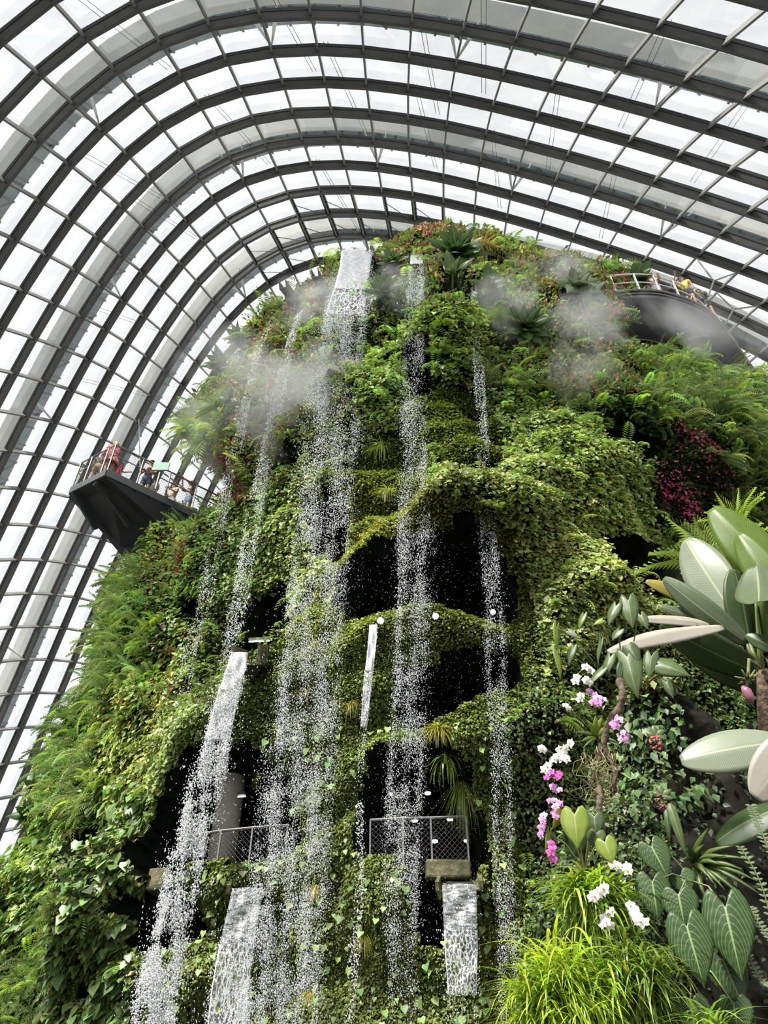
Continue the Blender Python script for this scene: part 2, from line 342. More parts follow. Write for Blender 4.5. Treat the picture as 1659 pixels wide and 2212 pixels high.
# outer girders that carry the shell, seen through the glass
for ga in (-1.2,2.8,6.8,10.8):
    js=[j for j in range(nl)]; ll=np.arange(L0,L1+.01,.5)
    S0=np.array([gs(ga,l) for l in ll]); P=from_s(S0); n=s_norm(S0); u_,v_=proj(P)
    ok=((P[:,1]*CP+P[:,2]*SP)>5)&(u_>-420)&(u_<2080)&(v_>-420)&(v_<2300)&(P[:,2]>-1.4)
    P,n=P[ok],n[ok]
    if len(P)<4: continue
    T=nrm(np.gradient(P,axis=0)); S=nrm(np.cross(T,n)); 
    if S[len(S)//2][1]<0: S=-S
    P=P+n*1.6
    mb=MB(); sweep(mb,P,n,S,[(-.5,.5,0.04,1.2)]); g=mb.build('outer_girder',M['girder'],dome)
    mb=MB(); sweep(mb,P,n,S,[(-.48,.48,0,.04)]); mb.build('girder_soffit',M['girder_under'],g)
    mb=MB()
    for k in range(1,len(P)-1):
        mb.bar(P[k]-S[k]*.53-n[k]*.01,P[k]+S[k]*.53-n[k]*.01,.10,.06,up=n[k])
        if k%3==0: mb.bar(P[k]-S[k]*.5-n[k]*.02,P[k+1]+S[k+1]*.5-n[k+1]*.02,.05,.05,up=n[k])
    mb.build('soffit_brace',M['steel'],g)['kind']='stuff'
for (a,l) in [(2,12),(2,16),(2,20),(6,10),(6,14),(6,18),(6,22),(6,5),(6,1),(10,8),(2,8),(9,-6),(10,24),(10,13)]:
    S0=gs(a+1,l); S1=gs(a+.45,l); n=s_norm(S0)[0] if s_norm(S0).ndim>1 else s_norm(S0)
    b=from_s(S0)+n*.5; t1=from_s(gs(a+.45,l+.35))+n*1.7; t2=from_s(gs(a+.45,l-.35))+n*1.7
    mb=MB()
    for t_ in (t1,t2):
        q=b*.5+t_*.5; mb.tube([b,q,t_],[.03,.085,.03],6)
    mb.build('support_strut',M['strut'],dome)['kind']='stuff'
for (a,l) in [(0,9),(1,12),(3,13),(4,15),(1,19),(2,21),(3,18),(5,7),(6,4),(7,2),(4,10),(7,12),(5,20),(8,22),(3,7),(2,15),(1,16),(5,17)]:
    mb=MB()
    for dx in (0,.09):
        p=from_s(gs(a+.0,l+.15+dx))+0; q=from_s(gs(a+2.9,l+.75+dx))
        n=nrm(p-EC); mb.tube([p+n*.62,q+nrm(q-EC)*.62],.012,4)
    mb.build('stay_cable',M['cable'],dome)['kind']='stuff'
# ================================================================ FLOOR
mb=MB()
NX=24
V=[(x,y,-1.6) for y in np.linspace(-14,76,NX+1) for x in np.linspace(-38,46,NX+1)]
mb.add(V,[(j*(NX+1)+i,j*(NX+1)+i+1,(j+1)*(NX+1)+i+1,(j+1)*(NX+1)+i) for j in range(NX) for i in range(NX)])
fl=mb.build('floor',M['soil']); tag(fl,kind='structure',label='dark planted ground under the dome')
# ================================================================ THE MOUNTAIN
AX,AY=2.5,24.
ZK=np.array([-2,6,12,16,20,24,27,30,32,34,36,38])-.0
RLk=[12.2,11.9,11.1,10.9,10.7,10.1,8.9,6.8,4.9,2.6,.8,0]
RFk=[12.5,12.4,12.1,11.8,11.4,10.7,9.6,7.8,5.8,3.2,1.0,0]
RRk=[13,13,12.8,12.5,12.2,11.3,10.0,8.0,6.0,3.4,1.2,0]
def Rbase(phi,z):
    wv=np.sin(np.clip(phi/math.radians(70),-1,1)*np.pi/2)
    l=np.interp(z,ZK,RLk); fr=np.interp(z,ZK,RFk); r=np.interp(z,ZK,RRk)
    return np.where(wv<0,fr+(l-fr)*wv*wv,fr+(r-fr)*wv*wv)
def pol(phi,z,R): return np.stack([AX+R*np.sin(phi),AY-R*np.cos(phi),z+0*R],-1)
phs=np.radians(np.arange(-118,118.1,.62)); zs=np.concatenate([np.arange(-1.7,35.6,.14),[36.2,37.0]])
PH,ZZ=np.meshgrid(phs,zs); R0=Rbase(PH,ZZ); PB=pol(PH,ZZ,R0)
nph,nz_=len(phs),len(zs)
def gridfaces(nr,nc):
    a=np.arange(nr*nc).reshape(nr,nc); return np.stack([a[:-1,:-1],a[:-1,1:],a[1:,1:],a[1:,:-1]],-1).reshape(-1,4)
def snoise(P,sc_,seed,n=14):
    r=np.random.default_rng(seed); o=np.zeros(P.shape[:-1])
    for k in range(n):
        d=r.normal(size=3); d/=np.linalg.norm(d); f=sc_*r.uniform(.6,1.7); o+=np.sin(P@(d*f)+r.uniform(0,6.28))
    return o/math.sqrt(n)
def bvh_of(V,Fc): return BVHTree.FromPolygons([tuple(p) for p in V.reshape(-1,3).tolist()],Fc.tolist())
FB=gridfaces((nz_+3)//4,(nph+3)//4)
BASE=bvh_of(PB[::4,::4],FB)
O=Vector((0,0,0))
def hitb(bv,u,v):
    r=Vector(ray(u,v).tolist()); h=bv.ray_cast(O,r)
    return (np.array(h[0]),np.array(h[1])) if h[0] is not None else (None,None)
CAVES=[([(752,1335),(765,1290),(810,1245),(850,1228),(930,1222),(1010,1208),(1055,1232),(1082,1280),(1090,1345),(950,1335),(780,1352)],3.0),
 ([(872,1480),(920,1474),(975,1462),(1040,1452),(1103,1440),(1104,1488),(1060,1500),(1012,1530),(940,1562),(905,1568),(885,1540)],3.0),
 ([(795,1715),(850,1640),(905,1640),(985,1670),(1000,1750),(1028,1770),(1034,1852),(900,1854),(875,1825),(795,1822)],3.2),
 ([(335,1870),(395,1760),(450,1670),(480,1650),(560,1655),(600,1700),(620,1790),(560,1850),(470,1850),(400,1895)],3.2),
 ([(520,1408),(540,1305),(600,1268),(626,1378),(600,1406)],2.6),
 ([(130,1770),(178,1775),(188,1830),(155,1905),(132,1880)],1.6),
 ([(312,1935),(395,1938),(418,2010),(340,2060),(318,2010)],2.0),
 ([(878,1910),(955,1918),(962,2015),(925,2005),(885,1960)],1.8),
 ([(1300,1180),(1385,1186),(1425,1240),(1445,1300),(1370,1300),(1320,1250)],2.6),
 ([(1290,955),(1335,945),(1402,962),(1404,1008),(1350,1010),(1300,990)],2.0),
 ([(878,780),(930,800),(938,865),(900,885),(880,860)],1.2),
 ([(680,1105),(746,1095),(746,1208),(690,1212)],2.0),
 ([(740,760),(800,765),(780,835),(735,840)],1.5),
 ([(600,985),(665,1000),(660,1045),(605,1040)],1.3),
 ([(995,1060),(1060,1050),(1062,1100),(1010,1098)],1.2),
 ([(470,1330),(500,1325),(500,1390),(472,1395)],.9),
 ([(1000,890),(1050,905),(1040,935),(1000,925)],.9),
 ([(200,2120),(240,2110),(235,2160),(205,2165)],1.0),
 ([(385,1285),(420,1280),(425,1345),(395,1350)],1.0)]
LOBES=[(405,1045,85,66,-2.2),(330,1095,50,30,-.8),(1420,700,70,45,-1.2),(1540,760,60,50,-1.2),(1000,1150,130,75,.9),(960,1405,150,62,.75),(640,1130,75,120,.5),(560,1570,80,85,.35),(480,1900,120,75,.8),(850,1900,85,110,.5),
 (1030,1600,110,85,.6),(1180,1550,70,150,.5),(990,1035,80,50,.9),(975,955,80,40,.6),(865,905,90,60,.6),(1250,990,150,120,.7),(980,745,80,45,.9),
 (1250,1330,90,90,.6),(960,800,60,60,.6),(820,1060,90,50,.5),(650,1440,60,90,.2),(1130,1130,50,130,.4),(1020,640,90,45,.6),(300,1330,110,190,.3),
 (1480,980,120,110,.5),(1330,860,120,90,.5),(250,1950,80,100,.6),(420,2080,90,90,.5),(800,1560,60,160,.35)]
uu,vv=proj(PB)
din=np.zeros(PB.shape[:2]); face=(PB[...,1]<AY+2)
for poly,dep in CAVES: din=np.maximum(din,np.where(inpoly(uu,vv,poly)&face,dep,0))
bul=np.zeros_like(din)
for (a,b,ru,rv,am) in LOBES: bul+=np.where(face,am*np.exp(-(((uu-a)/ru)**2+((vv-b)/rv)**2)**1.5),0)
bul=np.minimum(bul,1.0)
sb=lambda K:(K+np.roll(K,1,0)+np.roll(K,-1,0)+np.roll(K,1,1)+np.roll(K,-1,1))/5
din=np.maximum(din*.0,sb(din))
RR_=R0+bul+.30*snoise(PB,1.6,3)+.15*snoise(PB,4.2,4)+.06*snoise(PB,11.,5)-din
RR_=np.maximum(RR_,.05); RR_=np.where(ZZ>34.5,np.minimum(RR_,R0+.3),RR_)
PM=pol(PH,ZZ,RR_); FM=gridfaces(nz_,nph)
me=np_mesh('mountain',PM,FM,True)
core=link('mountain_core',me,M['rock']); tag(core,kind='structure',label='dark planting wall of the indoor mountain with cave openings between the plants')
MT=bvh_of(PM,FM)
def hit(u,v,off=0.):
    p,n=hitb(MT,u,v)
    k=0
    while p is None and k<14:
        k+=1; p,n=hitb(MT,u+(900-u)*.02*k,v+3*k)
    if p is None: return None,None
    if n@p>0: n=-n
    return p+n*off,n
def base_h(u,v):
    p,n=hitb(BASE,u,v); return math.hypot(p[0],p[1]) if p is not None else None
# ================================================================ FOLIAGE ON THE MOUNTAIN (uncountable: stuff)
def frames(n,up=(0,0,1),tipdown=1.,tipout=.5,jit=.5,zup=.5,r=None):
    # leaf axes on a wall with normal n: Y runs to the tip, Z is the upper face
    r=r or rng; n=nrm(n); k=len(n); up=np.broadcast_to(np.array(up,float),n.shape)
    Y=nrm(-up*tipdown+n*tipout+r.normal(size=n.shape)*jit); Z=nrm(n+up*zup+r.normal(size=n.shape)*jit*.7)
    X=nrm(np.cross(Y,Z)); Z=np.cross(X,Y); return X,Y,Z
def place(P,X,Y,Z,sc_,proto,tint):
    pv,pf=proto[:2]; shade=proto[2] if len(proto)>2 else np.ones(len(pv))
    k=len(P); sc_=np.broadcast_to(np.asarray(sc_,float),(k,))[:,None,None]
    V=P[:,None,:]+sc_*(pv[None,:,0:1]*X[:,None]+pv[None,:,1:2]*Y[:,None]+pv[None,:,2:3]*Z[:,None])
    Fc=(np.arange(k)*len(pv))[:,None,None]+pf[None]
    T=tint[:,None,:]*shade[None,:,None]
    return V.reshape(-1,3),Fc.reshape(-1,pf.shape[1]),np.broadcast_to(T,(k,len(pv),3)).reshape(-1,3)
def tris(f): # quads -> keep quads array (k,4)
    return np.array(f,np.int32)
LEAF=(np.array([(0,0,0),(.30,.42,.07),(0,1,-.05),(-.30,.42,.07),(0,.45,0)],float),tris([(0,1,2,4),(0,4,2,3)]))
LEAF2=(np.array([(0,0,.0),(.30,.42,.09),(0,1,-.03),(-.30,.42,.09)],float),tris([(0,1,2,3)]))
HEART=(np.array([(0,.06,0),(.36,-.05,.05),(.46,.35,.08),(0,1,-.08),(-.46,.35,.08),(-.36,-.05,.05)],float),tris([(0,1,2,3),(0,3,4,5)]))
NARROW=(np.array([(0,0,0),(.13,.5,.12),(0,1,-.1),(-.13,.5,.12)],float),tris([(0,1,2,3)]))
def frond(n=9,w=.30,arch=.55,droop=1.1):
    V=[];Fs=[]
    for i in range(n):
        t=(i+.5)/n; y=t*(1-.12*t); z=arch*t-droop*t*t*.8
        t2=(i+1.25)/n; y2=t2*(1-.12*t2); z2=arch*t2-droop*t2*t2*.8
        L=w*math.sin(math.pi*min(1,(t*.86+.14)))**.7*(1.05-.35*t)
        for s in(-1,1):
            b=len(V); V+=[(0,y,z),(s*L*.5,y+.055+.08*t,z-.01),(s*L,y+.13,z-.08),(s*L*.5,y+.015+.08*t,z-.03)]; Fs.append((b,b+1,b+2,b+3) if s>0 else (b,b+3,b+2,b+1))
    return np.array(V,float),tris(Fs)
FROND=frond(11,.27); FROND_L=frond(14,.22,.6,1.0)
def blade(n=3,w=.05,arch=.8,droop=1.5):
    V=[];Fs=[]
    for i in range(n+1):
        t=i/n; ww=w*(1-t)**.6 if i<n else .002
        y=t; z=arch*t-droop*t*t; V+=[(-ww,y,z),(ww,y,z)]
    for i in range(n): Fs.append((2*i,2*i+1,2*i+3,2*i+2))
    return np.array(V,float),tris(Fs)
BLADE=blade()
FLOWER=(np.array([(0,0,.1)]+[(.5*math.cos(a)*(1 if k%2 else .35),.5*math.sin(a)*(1 if k%2 else .35),.25 if k%2 else 0) for k,a in enumerate(np.arange(8)*math.pi/4)]+[(0,0,.1)],float),
        tris([(0,8,1,2),(0,2,3,4),(0,4,5,6),(0,6,7,8)]))
# ---- samples over the mountain surface, weighted by how large it stands in view
def tri_samples(PMv,FMv,N,lim=(-170,1830,330,2330),r=rng,side=None):
    a,b,c_,d=[PMv.reshape(-1,3)[FMv[:,i]] for i in range(4)]
    ctr=(a+b+c_+d)/4; nn=np.cross(c_-a,d-b); ar=np.linalg.norm(nn,axis=1)/2; nn=nrm(nn)
    dist=np.linalg.norm(ctr,axis=1); s=np.sign((nn*ctr).sum(1)); nn=nn*np.where(s>0,-1,1)[:,None]
    return a,b,c_,d,ctr,nn,ar,dist
a_,b_,c_,d_,ctr,fn,far,fd=tri_samples(PM,FM,0)
pu,pv_=proj(ctr)
cosv=-(fn*nrm(ctr)).sum(1)
# outward normal of the smooth base (for growth direction)
radial=nrm(np.stack([ctr[:,0]-AX,ctr[:,1]-AY,.25*np.ones(len(ctr))],1))
radial[ctr[:,2]>30]=nrm(radial[ctr[:,2]>30]+(0,0,.6))
dface=din.reshape(nz_,nph); dq=np.maximum.reduce([dface[:-1,:-1],dface[:-1,1:],dface[1:,1:],dface[1:,:-1]]).ravel()
facing=-(radial*nrm(ctr)).sum(1)
okf=(pu>-180)&(pu<1840)&(pv_>330)&(pv_<2340)&(dq<.45)&(facing>-.45)&((ctr[:,2]*CP*0+ctr[:,1]*CP+ctr[:,2]*SP)>4)
KO=[(832,655,40),(850,590,34),(985,575,58),(978,618,32),(1052,645,38),(1125,735,56),(1390,610,36),(1400,690,34),(1235,640,44),(1265,655,34),(475,785,34),(535,745,30),(600,905,30),
 (612,616,30),(628,640,30),(645,664,30),(664,690,26),(680,592,30),(695,616,30),(712,645,26),(771,550,34),(800,560,24),(815,585,18),(903,522,20),(1010,500,16),(1010,540,16),(1008,580,16),(955,775,34),(955,715,28),(1075,705,28),(950,1600,40),(990,1690,34),(765,850,26)]
for (a,b,r_) in KO: okf&=((pu-a)**2+(pv_-b)**2>(r_*.62)**2)
wgt=np.where(okf,far*(1665./fd)**2*(.18+np.clip(np.maximum(cosv,facing),0,1)),0); wgt/=wgt.sum()
def sample(N,mask=None,r=None):
    r=r or rng; w_=wgt if mask is None else wgt*mask
    w_=w_/w_.sum(); k=r.choice(len(w_),N,p=w_); s,t=r.random(N)[:,None],r.random(N)[:,None]
    P=a_[k]*(1-s)*(1-t)+b_[k]*s*(1-t)+c_[k]*s*t+d_[k]*(1-s)*t
    n=nrm(fn[k]*.5+radial[k]); return P,n,fd[k],k
def clumpy(P,s1=1.7,seed=11): return snoise(P,s1,seed)
CARPET=[[(740,1010),(800,930),(935,930),(950,1060),(1060,1090),(1110,1130),(1150,1300),(1175,1480),(1100,1600),(1160,1720),(1170,2250),(640,2250),(350,2250),(390,2000),(370,1880),(470,1840),(455,1700),(480,1560),(560,1470),(600,1400),(640,1280),(700,1200)],
        [(880,880),(1000,870),(1060,900),(1080,1010),(960,1000)]]
VINE=[[(540,1090),(680,1035),(720,1080),(740,1250),(640,1400),(560,1300),(430,1300),(380,1500),(460,1560),(400,1800),(330,1850),(300,1560),(380,1280)],
      [(760,830),(860,750),(900,930),(780,960)],[(930,650),(1080,640),(1080,760),(1000,900),(900,720)],
      [(1060,880),(1250,880),(1400,1080),(1330,1250),(1420,1330),(1300,1400),(1190,1480),(1150,1300),(1120,1150),(1080,1100)],
      [(930,990),(1060,990),(1060,1060),(940,1080)],[(0,1740),(150,1700),(120,1950),(0,2100),(-200,2100),(-200,1800)],
      [(250,1450),(400,1560),(330,1900),(300,2212),(60,2300),(180,1900)]]
FERNZ=[[(100,1150),(300,1150),(330,1500),(240,1800),(60,1760),(-60,1800)],[(1300,760),(1500,780),(1900,900),(1900,1250),(1400,1200),(1560,1050),(1420,900),(1290,960)],
       [(400,900),(520,880),(560,1030),(400,1080)],[(0,1960),(260,1960),(300,2330),(-200,2330),(-200,2000)],[(1040,860),(1180,830),(1290,860),(1250,920),(1050,900)]]
PINKZ=[(1395,930),(1440,905),(1560,1010),(1560,1110),(1470,1140),(1400,1080)]
REDZ=[[(330,1150),(420,1150),(430,1300),(400,1480),(370,1600),(250,1600),(240,1500),(320,1380),(340,1300)]]
SHRUBZ=[[(580,640),(900,480),(1000,480),(1300,530),(1450,620),(1420,820),(1180,860),(1100,640),(880,600),(760,700),(560,1000),(440,900),(430,760)],
        [(420,950),(540,970),(540,1100),(440,1100)]]
def inany(u,v,L):
    m=np.zeros(len(u),bool)
    for p in L: m|=inpoly(u,v,p)
    return m
zf=clumpy(ctr,1.2,21)*26; zg=clumpy(ctr,1.3,22)*22     # ragged borders between the species
qu,qv=pu+zf,pv_+zg
zone=np.full(len(ctr),5)
zone[inany(qu,qv,FERNZ)]=2; zone[inany(qu,qv,SHRUBZ)]=3; zone[inany(qu,qv,VINE)]=1; zone[inany(qu,qv,CARPET)]=0
zone[inpoly(qu,qv,PINKZ)]=4
def tints(base,n,var=.25,P=None,hue=.12,seed=5):
    b=np.array(base,float)[None]; f=np.exp(rng.normal(size=(n,1))*var); t=b*f*1.42
    t=t*(1+rng.normal(size=(n,3))*hue*np.array([1,.35,.6]))
    if P is not None:
        g=snoise(P,.9,seed)[:,None]; t=t*np.exp(.22*g); t[:,0:1]*=np.exp(.07*snoise(P,.7,seed+1)[:,None])
    return np.clip(t,.004,.95)
def grow(name,label,N,zid,proto,px,base,mt='leaf',cat='plants',var=.3,out=(.0,.12),fr={},mask=None,hue=.12,smin=.6,smax=1.35,alt=None):
    m=(zone==zid) if np.isscalar(zid) else np.isin(zone,zid)
    if mask is not None: m=m&mask
    P,n,dd,k=sample(N,m); mp=px*dd/1665.
    s=mp*rng.uniform(smin,smax,N); P=P+n*(rng.uniform(out[0],out[1],N))[:,None]+n*(.10*np.clip(snoise(P,3.1,31),0,2))[:,None]
    X,Y,Z=frames(n,**fr); T=tints(base,N,var,P,hue)
    if alt is not None:
        q=rng.random(N)<alt[0]; T[q]=tints(alt[1],q.sum(),var,None,hue)
    V,Fc,TT=place(P,X,Y,Z,s,proto,T); me=np_mesh(name,V,Fc,False,TT)
    o=link(name,me,M[mt]); return tag(o,label,cat,kind='stuff')
CG=(.125,.155,.035)
grow('fig_carpet','dense carpet of tiny green creeping fig leaves over the middle of the mountain',120000,0,LEAF2,8.3,CG,var=.32,cat='creeper',fr=dict(tipdown=.9,tipout=.8,jit=.42,zup=.6),out=(0,.07))
grow('climbing_vine','light green heart-leaved climbing vine in thick swathes on the mountain',62000,1,HEART,10,(.19,.24,.075),var=.36,cat='creeper',fr=dict(tipdown=1.,tipout=.6,jit=.42,zup=.6),out=(0,.2),alt=(.12,(.28,.36,.12)))
grow('mountain_fern','feathery fern fronds arching off the flanks of the mountain',5200,2,FROND_L,50,(.15,.195,.085),'fern',cat='ferns',var=.3,fr=dict(tipdown=.25,tipout=1.,jit=.45,zup=1.),out=(-.1,.25),alt=(.2,(.22,.32,.06)))
grow('fern_underleaf','small mixed green leaves filling in between the mountain ferns',40000,2,LEAF2,10,(.08,.14,.03),var=.35,cat='plants',fr=dict(tipdown=.8,tipout=.8,jit=.6),out=(-.05,.12))
grow('summit_shrub_leaves','mixed green and reddish shrub leaves crowding the mountain summit',40000,3,LEAF,10.5,(.14,.175,.07),var=.4,cat='shrubs',fr=dict(tipdown=.3,tipout=1.,jit=.8,zup=.9),out=(0,.25),alt=(.16,(.26,.10,.08)))
grow('pink_shrub_leaves','dark green leaves of the pink flowering patch on the right flank',6500,4,LEAF,13,(.035,.06,.022),var=.35,cat='shrub',fr=dict(tipdown=.5,tipout=1.,jit=.6,zup=.9),out=(0,.15),alt=(.12,(.12,.04,.05)))
grow('mixed_wall_leaves','mixed small leaves of many wall plants between the larger plantings',62000,5,LEAF2,10.5,(.13,.175,.065),var=.42,cat='plants',fr=dict(tipdown=.7,tipout=.9,jit=.6,zup=.8),out=(0,.2),alt=(.1,(.2,.13,.07)))
grow('scattered_fern','scattered bright green ferns rooted among the mixed wall plants',2600,[5,3,1],FROND,46,(.18,.26,.08),'fern',cat='ferns',var=.35,fr=dict(tipdown=.5,tipout=1.,jit=.5,zup=1.),out=(-.05,.2))
LOW=(pv_>1560)&(pu<1180)
grow('arrowhead_leaves','loose pale arrowhead-shaped leaves dotted over the lower fig carpet',330,0,HEART,13,(.20,.30,.09),var=.3,cat='creeper',fr=dict(tipdown=1.,tipout=.4,jit=.3,zup=.3),out=(.08,.2),mask=LOW)
grow('broad_vine_leaves','broad dark green vine leaves hanging at the lower left flank',2600,1,HEART,19,(.10,.17,.05),'gloss',cat='creeper',var=.35,fr=dict(tipdown=1.,tipout=.6,jit=.35,zup=.5),out=(.05,.3),mask=(pu<330)&(pv_>1700))
# ---- loose sprays that break the outline of the mountain against the glass
edge=(facing<.30)&(facing>-.30)
grow('outline_spray','loose leafy twigs standing out from the flanks against the glass',4500,[1,2,3,5],LEAF,12,(.09,.14,.035),'fern',cat='plants',var=.35,fr=dict(tipdown=.1,tipout=1.,jit=.6,zup=.9),out=(.05,.4),mask=edge)
grow('outline_fern','fern fronds standing out from the flanks against the glass',600,[1,2,3,5],FROND_L,40,(.13,.19,.08),'fern',cat='ferns',var=.3,fr=dict(tipdown=-.1,tipout=1.,jit=.4,zup=1.),out=(0,.2),mask=edge)
# ---- blossoms
def blooms(name,label,poly,N,px,cols,out=(.12,.3),proto=FLOWER,cl=0):
    m=inany(pu,pv_,poly if isinstance(poly[0][0],(tuple,list)) else [poly])
    if m.sum()<3: return
    w2=m*np.exp(1.2*snoise(ctr,2.6,77+N))
    P,n,dd,k=sample(N,w2); s=px*dd/1665.*rng.uniform(.6,1.3,N); P=P+n*rng.uniform(out[0],out[1],N)[:,None]
    X,Y,Z=frames(n,tipdown=.6,tipout=.3,jit=.6,zup=.2); ci=rng.integers(0,len(cols),N); T=np.array(cols)[ci]*np.exp(rng.normal(size=(N,1))*.15)
    V,Fc,TT=place(P,X,Y,Z,s,proto,np.clip(T,0,.95)); me=np_mesh(name,V,Fc,False,TT); tag(link(name,me,M['petal']),label,'flowers',kind='stuff')
blooms('fuchsia_blossom','small red hanging blossoms strewn down the left flank below the viewing platform',REDZ,420,8,[(.75,.06,.05),(.65,.05,.07),(.8,.14,.1)])
blooms('impatiens_blossom','small magenta blossoms over the dark patch on the right flank',PINKZ,680,8,[(.62,.07,.24),(.45,.05,.16),(.75,.18,.35)],out=(.2,.4))
blooms('summit_blossom','pink blossoms among the leaves at the very top of the mountain',[(890,500),(1010,490),(1010,600),(930,600)],260,15,[(.75,.25,.33),(.8,.35,.42)])
blooms('bougainvillea_blossom','rosy red blossom sprays beside the curved walkway',[(1290,570),(1430,590),(1430,700),(1300,720)],480,13,[(.72,.13,.2),(.8,.25,.3)])
blooms('crimson_blossom','crimson specks on the shrubs below the summit',[[(1150,590),(1400,620),(1420,860),(1180,720)],[(600,650),(640,640),(640,730),(600,720)]],170,9,[(.65,.04,.07),(.75,.2,.3)])
blooms('coral_blossom','coral specks in the misty shrubs left of the main waterfall',[[(560,700),(700,720),(690,830),(560,860)]],120,9,[(.7,.12,.12)])
blooms('burgundy_leaves','burgundy leaved shrub left of the main waterfall behind the platform',[(440,980),(530,975),(545,1090),(450,1095)],1300,13,[(.25,.05,.08),(.18,.04,.06)],proto=LEAF)
blooms('cerise_blossom','cluster of cerise blossoms low on the left flank',[(215,1800),(250,1800),(250,1850),(215,1850)],22,11,[(.8,.05,.3)])
# ================================================================ SPOUTS, WATERFALLS, MIST
M['water']=(lambda:None)()
def watermat(name,alpha,stretch,col=(.86,.88,.92),sc_=5.):
    m,t,o=newmat(name); N=t.nodes.new; L=t.links.new
    uv=N('ShaderNodeUVMap'); uv.uv_map='UVMap'; mp=N('ShaderNodeMapping'); mp.inputs['Scale'].default_value=stretch; L(uv.outputs[0],mp.inputs[0])
    nz=N('ShaderNodeTexNoise'); nz.inputs['Scale'].default_value=sc_; nz.inputs['Detail'].default_value=4; nz.inputs['Distortion'].default_value=.8; L(mp.outputs[0],nz.inputs['Vector'])
    r=N('ShaderNodeValToRGB'); r.color_ramp.elements[0].position=.40; r.color_ramp.elements[1].position=.62
    r.color_ramp.elements[0].color=(alpha[0],)*3+(1,); r.color_ramp.elements[1].color=(alpha[1],)*3+(1,); L(nz.outputs['Fac'],r.inputs[0])
    d=N('ShaderNodeBsdfDiffuse'); d.inputs[0].default_value=(*col,1); tr=N('ShaderNodeBsdfTranslucent'); tr.inputs[0].default_value=(*col,1)
    g=N('ShaderNodeBsdfGlossy'); g.inputs['Roughness'].default_value=.12
    bp=N('ShaderNodeBump'); bp.inputs['Strength'].default_value=.6; bp.inputs['Distance'].default_value=.05; L(nz.outputs['Fac'],bp.inputs['Height']); L(bp.outputs[0],g.inputs['Normal'])
    a=N('ShaderNodeMixShader'); a.inputs[0].default_value=.5; L(d.outputs[0],a.inputs[1]); L(tr.outputs[0],a.inputs[2])
    b=N('ShaderNodeMixShader'); b.inputs[0].default_value=.3; L(a.outputs[0],b.inputs[1]); L(g.outputs[0],b.inputs[2])
    tp=N('ShaderNodeBsdfTransparent'); tp.inputs[0].default_value=(.94,.96,.97,1); mx=N('ShaderNodeMixShader'); L(r.outputs[0],mx.inputs[0]); L(tp.outputs[0],mx.inputs[1]); L(b.outputs[0],mx.inputs[2]); L(mx.outputs[0],o.inputs[0])
    return m
M['sheet']=watermat('falling_water_sheet',(.35,.95),(9,2.2,1)); M['lace']=watermat('lacy_water',(.0,.95),(5,3.4,1),sc_=4.)
def lacemat(name,base,w_,sc_,edge=True):
    m,t,o=newmat(name); N=t.nodes.new; L=t.links.new
    uv=N('ShaderNodeUVMap'); uv.uv_map='UVMap'; mp=N('ShaderNodeMapping'); mp.inputs['Scale'].default_value=(4.2,1.5,1); L(uv.outputs[0],mp.inputs[0])
    nz=N('ShaderNodeTexNoise'); nz.inputs['Scale'].default_value=2.5; L(mp.outputs[0],nz.inputs['Vector'])
    va=N('ShaderNodeVectorMath'); va.operation='MULTIPLY_ADD'; va.inputs[1].default_value=(.55,.55,.55); L(nz.outputs['Color'],va.inputs[0]); L(mp.outputs[0],va.inputs[2])
    vo=N('ShaderNodeTexVoronoi'); vo.feature='DISTANCE_TO_EDGE'; vo.inputs['Scale'].default_value=sc_; L(va.outputs[0],vo.inputs['Vector'])
    mr=N('ShaderNodeMapRange'); mr.inputs[1].default_value=w_*.4; mr.inputs[2].default_value=w_; mr.inputs[3].default_value=.95; mr.inputs[4].default_value=base; L(vo.outputs['Distance'],mr.inputs[0])
    sp=N('ShaderNodeSeparateXYZ'); L(uv.outputs[0],sp.inputs[0])
    pp=N('ShaderNodeMath'); pp.operation='PINGPONG'; pp.inputs[1].default_value=.5; L(sp.outputs[0],pp.inputs[0])
    lt=N('ShaderNodeMath'); lt.operation='LESS_THAN'; lt.inputs[1].default_value=.03; L(pp.outputs[0],lt.inputs[0])
    mx0=N('ShaderNodeMath'); mx0.operation='MAXIMUM'; L(mr.outputs[0],mx0.inputs[0]); L(lt.outputs[0],mx0.inputs[1])
    d=N('ShaderNodeBsdfDiffuse'); d.inputs[0].default_value=(.85,.87,.9,1); tr=N('ShaderNodeBsdfTranslucent'); tr.inputs[0].default_value=(.85,.87,.9,1)
    a=N('ShaderNodeMixShader'); a.inputs[0].default_value=.5; L(d.outputs[0],a.inputs[1]); L(tr.outputs[0],a.inputs[2])
    g=N('ShaderNodeBsdfGlossy'); g.inputs['Roughness'].default_value=.15; tp=N('ShaderNodeBsdfTransparent')
    c=N('ShaderNodeMixShader'); c.inputs[0].default_value=.08; L(tp.outputs[0],c.inputs[1]); L(g.outputs[0],c.inputs[2])
    mx=N('ShaderNodeMixShader'); L(mx0.outputs[0],mx.inputs[0]); L(c.outputs[0],mx.inputs[1]); L(a.outputs[0],mx.inputs[2]); L(mx.outputs[0],o.inputs[0]); return m
M['lace']=lacemat('lacy_water',.02,.11,2.2); M['fine']=lacemat('breaking_water',.04,.16,4.5); M['clear']=watermat('clear_curtain_water',(.10,.55),(1.6,3.2,1),sc_=2.2)
M['sheet']=watermat('falling_water_sheet',(.62,.96),(2.2,7,1),sc_=3.)
